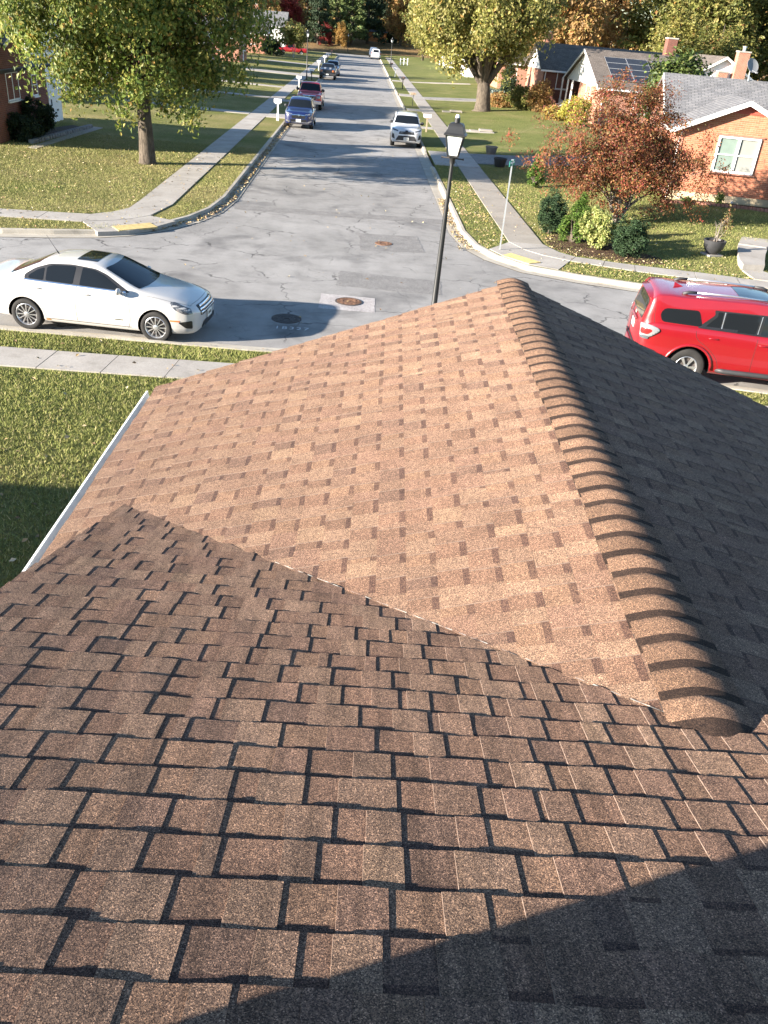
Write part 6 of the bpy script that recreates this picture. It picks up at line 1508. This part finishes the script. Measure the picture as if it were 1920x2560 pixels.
shrub('arborvitae', 'small narrow arborvitae alone on the lawn by the driveway', 8.25, 40.2, 1.5, .44, ARB, 6000, .08, 55, 'cone', 'needle', .7, 60, .13, aspect=.35)
shrub('boxwood', 'dark clipped bush against the right-hand brick house', 18.25, 36.4, 1.15, .62, [((.03, .06, .02), 5), ((.05, .09, .03), 3)], 6000, .07, 56, aspect=.6)
shrub('boxwood', 'black-green bush under the window of the left brick house', -15.0, 41.2, 1.15, .8, DARKPINE, 6000, .1, 57, aspect=.6)
shrub('boxwood', 'taller black-green bush beside the gate of the left brick house', -15.0, 43.0, 1.6, .8, DARKPINE, 7000, .1, 58, aspect=.6)
shrub('forsythia', 'yellow shrub in front of the solar house porch', 16.6, 69.5, 2.0, 1.2, [((.42, .36, .06), 5), ((.30, .28, .06), 3), ((.16, .18, .05), 2)], 6000, .16, 59, csize=.4, aspect=.5)
shrub('forsythia', 'orange-yellow low shrub at the foot of the porch steps', 15.9, 73.2, 1.0, 1.0, [((.36, .25, .06), 4), ((.2, .18, .05), 3), ((.3, .11, .05), 2)], 3000, .16, 60, csize=.35)
for k, (x, y, h, r, pal, lb) in enumerate([(14.6, 82.0, 1.8, 1.5, OLIVE, 'olive bush at the left corner of the brown-roofed house'), (13.0, 84.5, 1.1, 1.0, RUST, 'rusty bush left of the olive bush by the brown-roofed house'), (15.9, 80.6, 2.4, .9, RUST, 'brownish shrub under the downspout of the brown-roofed house'), (12.4, 88, 1.2, 1.0, [((.20, .24, .22), 3), ((.14, .18, .15), 2)], 'grey-green bush behind the thick trunk')]):
    shrub('garden_shrub', lb, x, y, h, r, pal, 3500, .2, 70 + k, csize=.4)
shrub('weed', 'light green weed tuft in the bed by the right-hand house', 15.5, 36.6, .55, .16, [((.12, .19, .04), 3), ((.18, .24, .06), 2)], 500, .08, 80, csize=.1, stem=.01)
shrub('ground_plant', 'low green plant at the bed corner of the right-hand house', 14.2, 36.7, .25, .3, [((.09, .15, .035), 3), ((.13, .18, .05), 2)], 500, .08, 81, csize=.1, stem=.01)
shrub('cypress', 'tall thin dark evergreen at the corner of the brown-roofed house', 14.4, 90.0, 3.6, .9, DARKPINE, 5000, .18, 82, 'cone', 'needle', csize=.35)
shrub('cypress', 'dark columnar evergreen beside the cedar shed', 7.6, 246, 5.5, 1.4, DARKPINE, 3000, .4, 83, 'ball', 'needle', csize=.6)
shrub('garden_shrub', 'dark round bush in front of the far left brick house', -15.2, 161, 2.6, 1.9, DARKPINE, 3000, .3, 84, csize=.5)
# shrub growing in the bowl planter (parts of it)
pl_ = [o for o in bpy.data.objects if o.name.startswith('bowl_planter')][0]
mb = MB(); rr = random.Random(5); tips = []
for k in range(11):
    a = rr.uniform(0, 6.28); e = Vector((math.cos(a) * .1 + (.30 if k > 4 else -.06), math.sin(a) * .1 + (.14 if k > 4 else 0), rr.uniform(.85, 1.35) if k > 4 else rr.uniform(.8, 1.1))); b = Vector((math.cos(a) * .06, math.sin(a) * .06, .44)); md = b.lerp(e, .5) + Vector((rr.uniform(-.05, .05), rr.uniform(-.05, .05), .03))
    mb.tube([b, md, e], [.014, .010, .004], 5, cap=False); tips.append(e)
    for q in range(3): t = rr.uniform(.4, .9); s_ = md.lerp(e, t); mb.tube([s_, s_ + Vector((rr.uniform(-.12, .12), rr.uniform(-.12, .12), .14))], [.006, .002], 4, cap=False)
mb.build('stem', MAT['bark_pale'], pl_)
rng = np.random.default_rng(9); T_ = np.array([tuple(t) for t in tips[5:]]); P = T_[rng.integers(0, len(T_), 260)] + rng.normal(size=(260, 3)) * (.07, .07, .13)
link('foliage', leaf_mesh('foliage', P, .065, [((.16, .15, .05), 3), ((.25, .20, .08), 2), ((.20, .09, .04), 2)], rng), pl_)

# ---- the wood and garden trees beyond: a few models, every tree its own object
def far_tree_model(seed, pal, kind):
    rng = np.random.default_rng(seed)
    if kind == 'pine':
        CL = []
        for k in range(70):
            t = rng.random() ** .8; a = rng.random() * 6.28; r = (1 - t) * 3.6 * (.45 + .55 * rng.random()) + .3; CL.append((math.cos(a) * r, math.sin(a) * r, 2.2 + t * 13))
        CL = np.array(CL); idx = rng.integers(0, len(CL), 7000); D = unit(7000, rng) * rng.random((7000, 1)) ** .6 * np.array([1.25, 1.25, .6]); P = CL[idx] + D; leaf = .42; mat = 'needle'
    else:
        cc = np.array([0, 0, 8.6]); CL = crown_points(rng, 120, 'egg', cc, np.array([4.6, 4.6, 6.4]), .26, .45); idx = rng.integers(0, len(CL), 9000); D = unit(9000, rng) * rng.random((9000, 1)) ** .6 * 1.15; P = CL[idx] + D; leaf = .40; mat = 'leaf'
    me = leaf_mesh('crown', P, leaf, pal, rng, mat, up=.3, out=(P - np.array([0, 0, 6])) / 8)
    mb = MB(); rr = random.Random(seed); mb.tube([(0, 0, -.3), (0, 0, 3), (rr.uniform(-.3, .3), .1, 8), (.1, rr.uniform(-.3, .3), 14)], [.36, .28, .18, .04], 8)
    for k in range(16):
        e = Vector(CL[rr.randrange(len(CL))]); b = Vector((0, 0, max(2.5, e.z - rr.uniform(1, 3)))); mb.tube([b, b.lerp(e, .55) + Vector((0, 0, .3)), e], [.11, .07, .02], 5, cap=False)
    tm = mb.mesh('trunk', MAT['bark'], True); return me, tm
MODELS = {'olive': far_tree_model(101, OLIVE, 'l'), 'rust': far_tree_model(102, RUST, 'l'), 'gold': far_tree_model(103, GOLD, 'l'), 'red': far_tree_model(104, RED, 'l'), 'pear': far_tree_model(105, PEAR, 'l'), 'pine': far_tree_model(106, PINE, 'pine'), 'dark': far_tree_model(107, DARKPINE, 'pine'), 'olive2': far_tree_model(108, OLIVE, 'l'), 'bare': far_tree_model(109, RUST, 'l')}
WORD = dict(olive='olive green broadleaf tree', olive2='yellow-olive broadleaf tree', rust='rust brown autumn tree', gold='golden orange autumn tree', red='bright red autumn tree', pear='pale yellow-green tree', pine='green pine tree', dark='dark evergreen tree', bare='thinning brown tree')
def far_tree(kind, x, y, s, place, sz=None):
    cm_, tm_ = MODELS[kind]; o = thing('pine_tree' if kind in ('pine', 'dark') else 'autumn_tree', WORD[kind] + ' ' + place, 'tree', (x, y, .0), random.uniform(0, 6.28), 'trees beyond the houses')
    o.scale = (s, s, s * (sz or 1)); link('crown', cm_, o); link('trunk', tm_, o); return o
PLACES = [
 # street end
 ('gold', -23, 226, .95, 'left of the red tree at the street end'), ('red', -17.5, 229, .8, 'at the left of the street end'), ('dark', -10.5, 226, .9, 'right of the red tree at the street end'), ('pine', -6.2, 232, 1.15, 'behind the street end lamp, left of centre'), ('pine', -2.6, 229, 1.05, 'straight ahead at the street end'), ('dark', 1.2, 236, 1.2, 'right of the pines at the street end'), ('dark', 4.4, 250, 1.1, 'behind the cedar shed'), ('red', -8.6, 226, .4, 'small, in front of the street end pines'), ('gold', -5.0, 224.5, .4, 'small, low at the street end'),
 ('rust', -30, 230, 1.1, 'far left of the street end'), ('olive', -38, 222, 1.1, 'beyond the grey-roofed house'), ('rust', -18.5, 236, 1.15, 'behind the red tree at the street end'), ('olive', -26, 240, 1.2, 'behind the golden tree at the street end'), ('gold', -34, 200, .9, 'next to the grey-roofed house'), ('rust', 9.5, 238, 1.1, 'right of the cedar shed'), ('olive', 15, 228, 1.1, 'farther right of the cedar shed'), ('pear', 13, 200, .8, 'at the right of the street end'), ('olive2', 20, 212, 1.1, 'behind the pale house near the far lamp'),
 ('pine', -9.5, 250, 1.3, 'second row behind the street end, left'), ('dark', -3.5, 256, 1.35, 'second row behind the street end, middle'), ('pine', 3.0, 262, 1.3, 'second row behind the cedar shed'), ('dark', -15, 254, 1.3, 'second row behind the red tree'), ('olive', -22, 262, 1.3, 'second row behind the golden tree'), ('pine', 8.5, 258, 1.25, 'second row right of the cedar shed'), ('olive2', 15, 262, 1.3, 'second row far right of the shed'), ('rust', -31, 262, 1.3, 'second row at the far left'),
 # behind the left row
 ('olive', -31, 88, .8, 'between the hidden houses on the left'), ('rust', -30, 112, .85, 'behind the second hidden house on the left'), ('olive2', -30, 146, .8, 'left of the far left brick house'), ('gold', -24, 156, .7, 'in front of the far left brick house'), ('olive', -40, 60, 1.0, 'behind the tall white siding house'), ('rust', -22, 210, .9, 'behind the dogwood'),
 # behind the right row
 ('rust', 22, 104, 1.0, 'behind the brown-roofed house'), ('rust', 28, 112, 1.05, 'right of centre behind the brown-roofed house'), ('bare', 17.5, 124, 1.0, 'behind the big forked tree'), ('olive2', 34, 108, 1.0, 'left of the tall chimney behind the solar house'), ('olive', 39, 104, 1.05, 'above the solar house roof'), ('olive2', 45, 108, 1.1, 'above the tall chimney'), ('dark', 45, 92, .8, 'right of the tall chimney'), ('olive', 51, 100, 1.0, 'at the upper right corner'), ('dark', 50, 86, .75, 'above the right-hand brick house'), ('pear', 32, 96, .7, 'just behind the solar house ridge'), ('olive2', 56, 112, 1.15, 'far behind the upper right corner'), ('rust', 40, 120, 1.1, 'deep behind the solar house'), ('olive', 48, 126, 1.15, 'deep behind the chimneys'), ('bare', 24, 128, 1.1, 'deep behind the brown-roofed house'), ('pear', 20, 150, .9, 'behind the white siding house on the right'), ('olive', 30, 140, 1.1, 'far behind the brown-roofed house'), ('rust', 26, 170, 1.0, 'behind the pale house near the far lamp, left'), ('olive', 35, 92, .62, 'low behind the cross gable'), ('gold', 60, 96, .9, 'off the right edge')]
for p in PLACES: far_tree(*p)
# distant belt of woodland that closes the horizon
rng = np.random.default_rng(77); n = 110000
ang = rng.uniform(rad(10), rad(170), n); rr_ = rng.uniform(290, 330, n); hmax = 19 + 5 * np.sin(ang * 23) + 3 * np.sin(ang * 57 + 1); P = np.stack([np.cos(ang) * rr_, np.sin(ang) * rr_, rng.random(n) ** .8 * hmax], 1)
me = leaf_mesh('far_wood', P, 1.6, OLIVE + RUST + [((.05, .06, .025), 5)], rng); o = link('far_wood', me); tag(o, 'hazy belt of autumn woodland closing the horizon', 'woodland', kind='stuff')

# ---- grass blades and fallen leaves
def blades(name, region, n, h, w, pal, seed, test=None, zf=hz):
    rng = np.random.default_rng(seed); x0, x1, y0, y1 = region; P = np.stack([rng.uniform(x0, x1, n), rng.uniform(y0, y1, n)], 1)
    if test is not None: P = P[np.array([test(p) for p in P])]
    n = len(P); Z = np.array([zf(p[0], p[1]) for p in P]); a = rng.uniform(0, 6.28, n); L = h * (.5 + rng.random(n)); tl = rng.normal(size=(n, 2)) * .55
    d = np.stack([np.cos(a), np.sin(a)], 1) * w * .5
    V = np.empty((n, 3, 3)); V[:, 0, :2] = P - d; V[:, 1, :2] = P + d; V[:, 2, :2] = P + tl * L[:, None]; V[:, 0, 2] = Z; V[:, 1, 2] = Z; V[:, 2, 2] = Z + L
    ww = np.array([q[1] for q in pal], float); ww /= ww.sum(); patch = np.array([noise.noise((p[0] * .5, p[1] * .5, seed)) for p in P])
    ix = rng.choice(len(pal), n, p=ww); col = np.array([q[0] for q in pal])[ix] * (.8 + .4 * rng.random((n, 1))) * (1 + .35 * patch[:, None])
    me = np_mesh(name, V.reshape(-1, 3), np.arange(n * 3).reshape(-1, 3), MAT['blade'], col=col); o = link(name, me); return o
GR = [((.20, .22, .058), 5), ((.26, .26, .08), 4), ((.15, .175, .042), 3), ((.33, .30, .12), 2.4), ((.42, .36, .18), .8)]
GD = [((.20, .205, .06), 4), ((.27, .245, .095), 4), ((.33, .285, .135), 3), ((.15, .17, .046), 2)]
hN = lambda x, y: .12
tag(blades('near_grass', (-9, .5, 7.2, 14.5), 130000, .045, .011, GR, 1, lambda p: p[1] < 14.44 and p[0] < -1.2, hN), 'green lawn grass beside our roof on the left', 'grass', kind='stuff')
tag(blades('verge_grass', (-9, 1, 15.4, 16.5), 26000, .045, .011, GR, 2, lambda p: dist_pl(p, NEAR) > .62 and p[1] > 15.47, hN), 'grass strip between the near sidewalk and the kerb', 'grass', kind='stuff')
tag(blades('verge_grass', (7, 14, 13.5, 16.4), 14000, .05, .012, GD, 3, lambda p: dist_pl(p, NEAR) > .62 and p[1] > 15.1 - (p[0] - 8) * .2, hN), 'grass strip beside the red SUV', 'grass', kind='stuff')
CW_ = [(4.3, 27), (5.3, 28.3), (6.45, 28.3), (6.8, 27.2), (7.2, 26.75), (8.95, 26.25), (10.75, 25.9), (13.2, 25.25), (16, 24.5), (16, 23.5), (13, 24.3), (10.5, 24.95), (8.74, 25.38), (6.87, 26.1), (6.25, 24.8), (5.2, 25)]
okR = lambda p: dist_pl(p, FARR) > .62 and inside(p, polyR) and not (5.1 < p[0] < 6.5 and p[1] > 28) and not inside(p, CW_)
tag(blades('right_grass', (4.0, 19, 22, 46), 110000, .05, .012, GR[:3] + GD, 4, okR), 'lawn grass on the right corner', 'grass', kind='stuff')
okL = lambda p: dist_pl(p, FARL) > .55 and inside(p, polyL) and not (-7.5 < p[0] < -6.1 and p[1] > 28) and not (26.5 < p[1] < 27.8)
tag(blades('left_grass', (-19, -4.6, 24.8, 46), 110000, .05, .012, GD, 5, okL), 'dry lawn grass around the maple', 'grass', kind='stuff')
def litter(name, label, region, n, size, seed, dens, zf, z=.02):
    rng = np.random.default_rng(seed); x0, x1, y0, y1 = region; P = []
    while len(P) < n:
        p = (rng.uniform(x0, x1), rng.uniform(y0, y1))
        if rng.random() < dens(p): P.append((p[0], p[1], zf(*p) + z + rng.random() * .02))
    me = leaf_mesh(name, np.array(P), size, [((.40, .31, .18), 4), ((.30, .22, .11), 5), ((.44, .37, .24), 2), ((.20, .13, .07), 4), ((.34, .26, .08), 1)], rng, 'blade', up=1.6); o = link(name, me); tag(o, label, 'leaves', kind='stuff')
CW = [(4.3, 27), (5.3, 28.3), (6.45, 28.3), (6.8, 27.2), (7.2, 26.75), (8.95, 26.25), (10.75, 25.9), (13.2, 25.25), (16, 24.5), (16, 23.5), (13, 24.3), (10.5, 24.95), (8.74, 25.38), (6.87, 26.1), (6.25, 24.8), (5.2, 25)]
on_walk = lambda p: (5.15 < p[0] < 6.5 and p[1] > 28) or inside(p, CW)
litter('fallen_leaves', 'fallen leaves scattered over the right corner lawn', (4, 15, 22.5, 40), 2600, .07, 11, lambda p: 0 if not inside(p, polyR) or dist_pl(p, FARR) < .6 else (.03 if on_walk(p) else max(.06, 1 - abs(dist_pl(p, FARR) - 1.6) / 3.5) * (.4 + .6 * (noise.noise((p[0] * .5, p[1] * .5, 3)) > -.1))), hz)
litter('fallen_leaves', 'fallen leaves scattered over the left corner lawn', (-16, -4.7, 25, 44), 1500, .075, 12, lambda p: 0 if not inside(p, polyL) else .5, hz)
litter('gutter_leaves', 'dead leaves gathered in the left gutter', (-6.2, -4.2, 26, 62), 1500, .085, 13, lambda p: 1 if .08 < dist_pl(p, FARL) < .40 and p[0] < -4.0 and inside(p, [*FARL, (-90, 400)]) else 0, lambda x, y: .02)
litter('gutter_leaves', 'dead leaves gathered in the right gutter', (3.3, 4.2, 27, 36), 500, .08, 14, lambda p: 1 if .06 < dist_pl(p, FARR) < .36 and p[0] > 3.45 else 0, lambda x, y: .02)
litter('lawn_leaves', 'few pale fallen leaves on the near lawn and verge', (-9, 0, 7.5, 16.3), 240, .07, 15, lambda p: 1, lambda x, y: .135)
litter('road_leaves', 'stray leaves on the road of the crossing', (-9, 6, 17.5, 50), 160, .07, 16, lambda p: 1 if inside(p, road_poly) else 0, lambda x, y: .0)
litter('wood_leaves', 'carpet of brown leaves at the wooded street end', (-30, 12, 206, 240), 5000, .5, 17, lambda p: 1 if p[1] > 223 or p[0] > 5 else 0, lambda x, y: .0)
S.cycles.use_denoising = True
S.cycles.max_bounces = 6; S.cycles.diffuse_bounces = 3; S.cycles.transparent_max_bounces = 6; S.cycles.glossy_bounces = 3
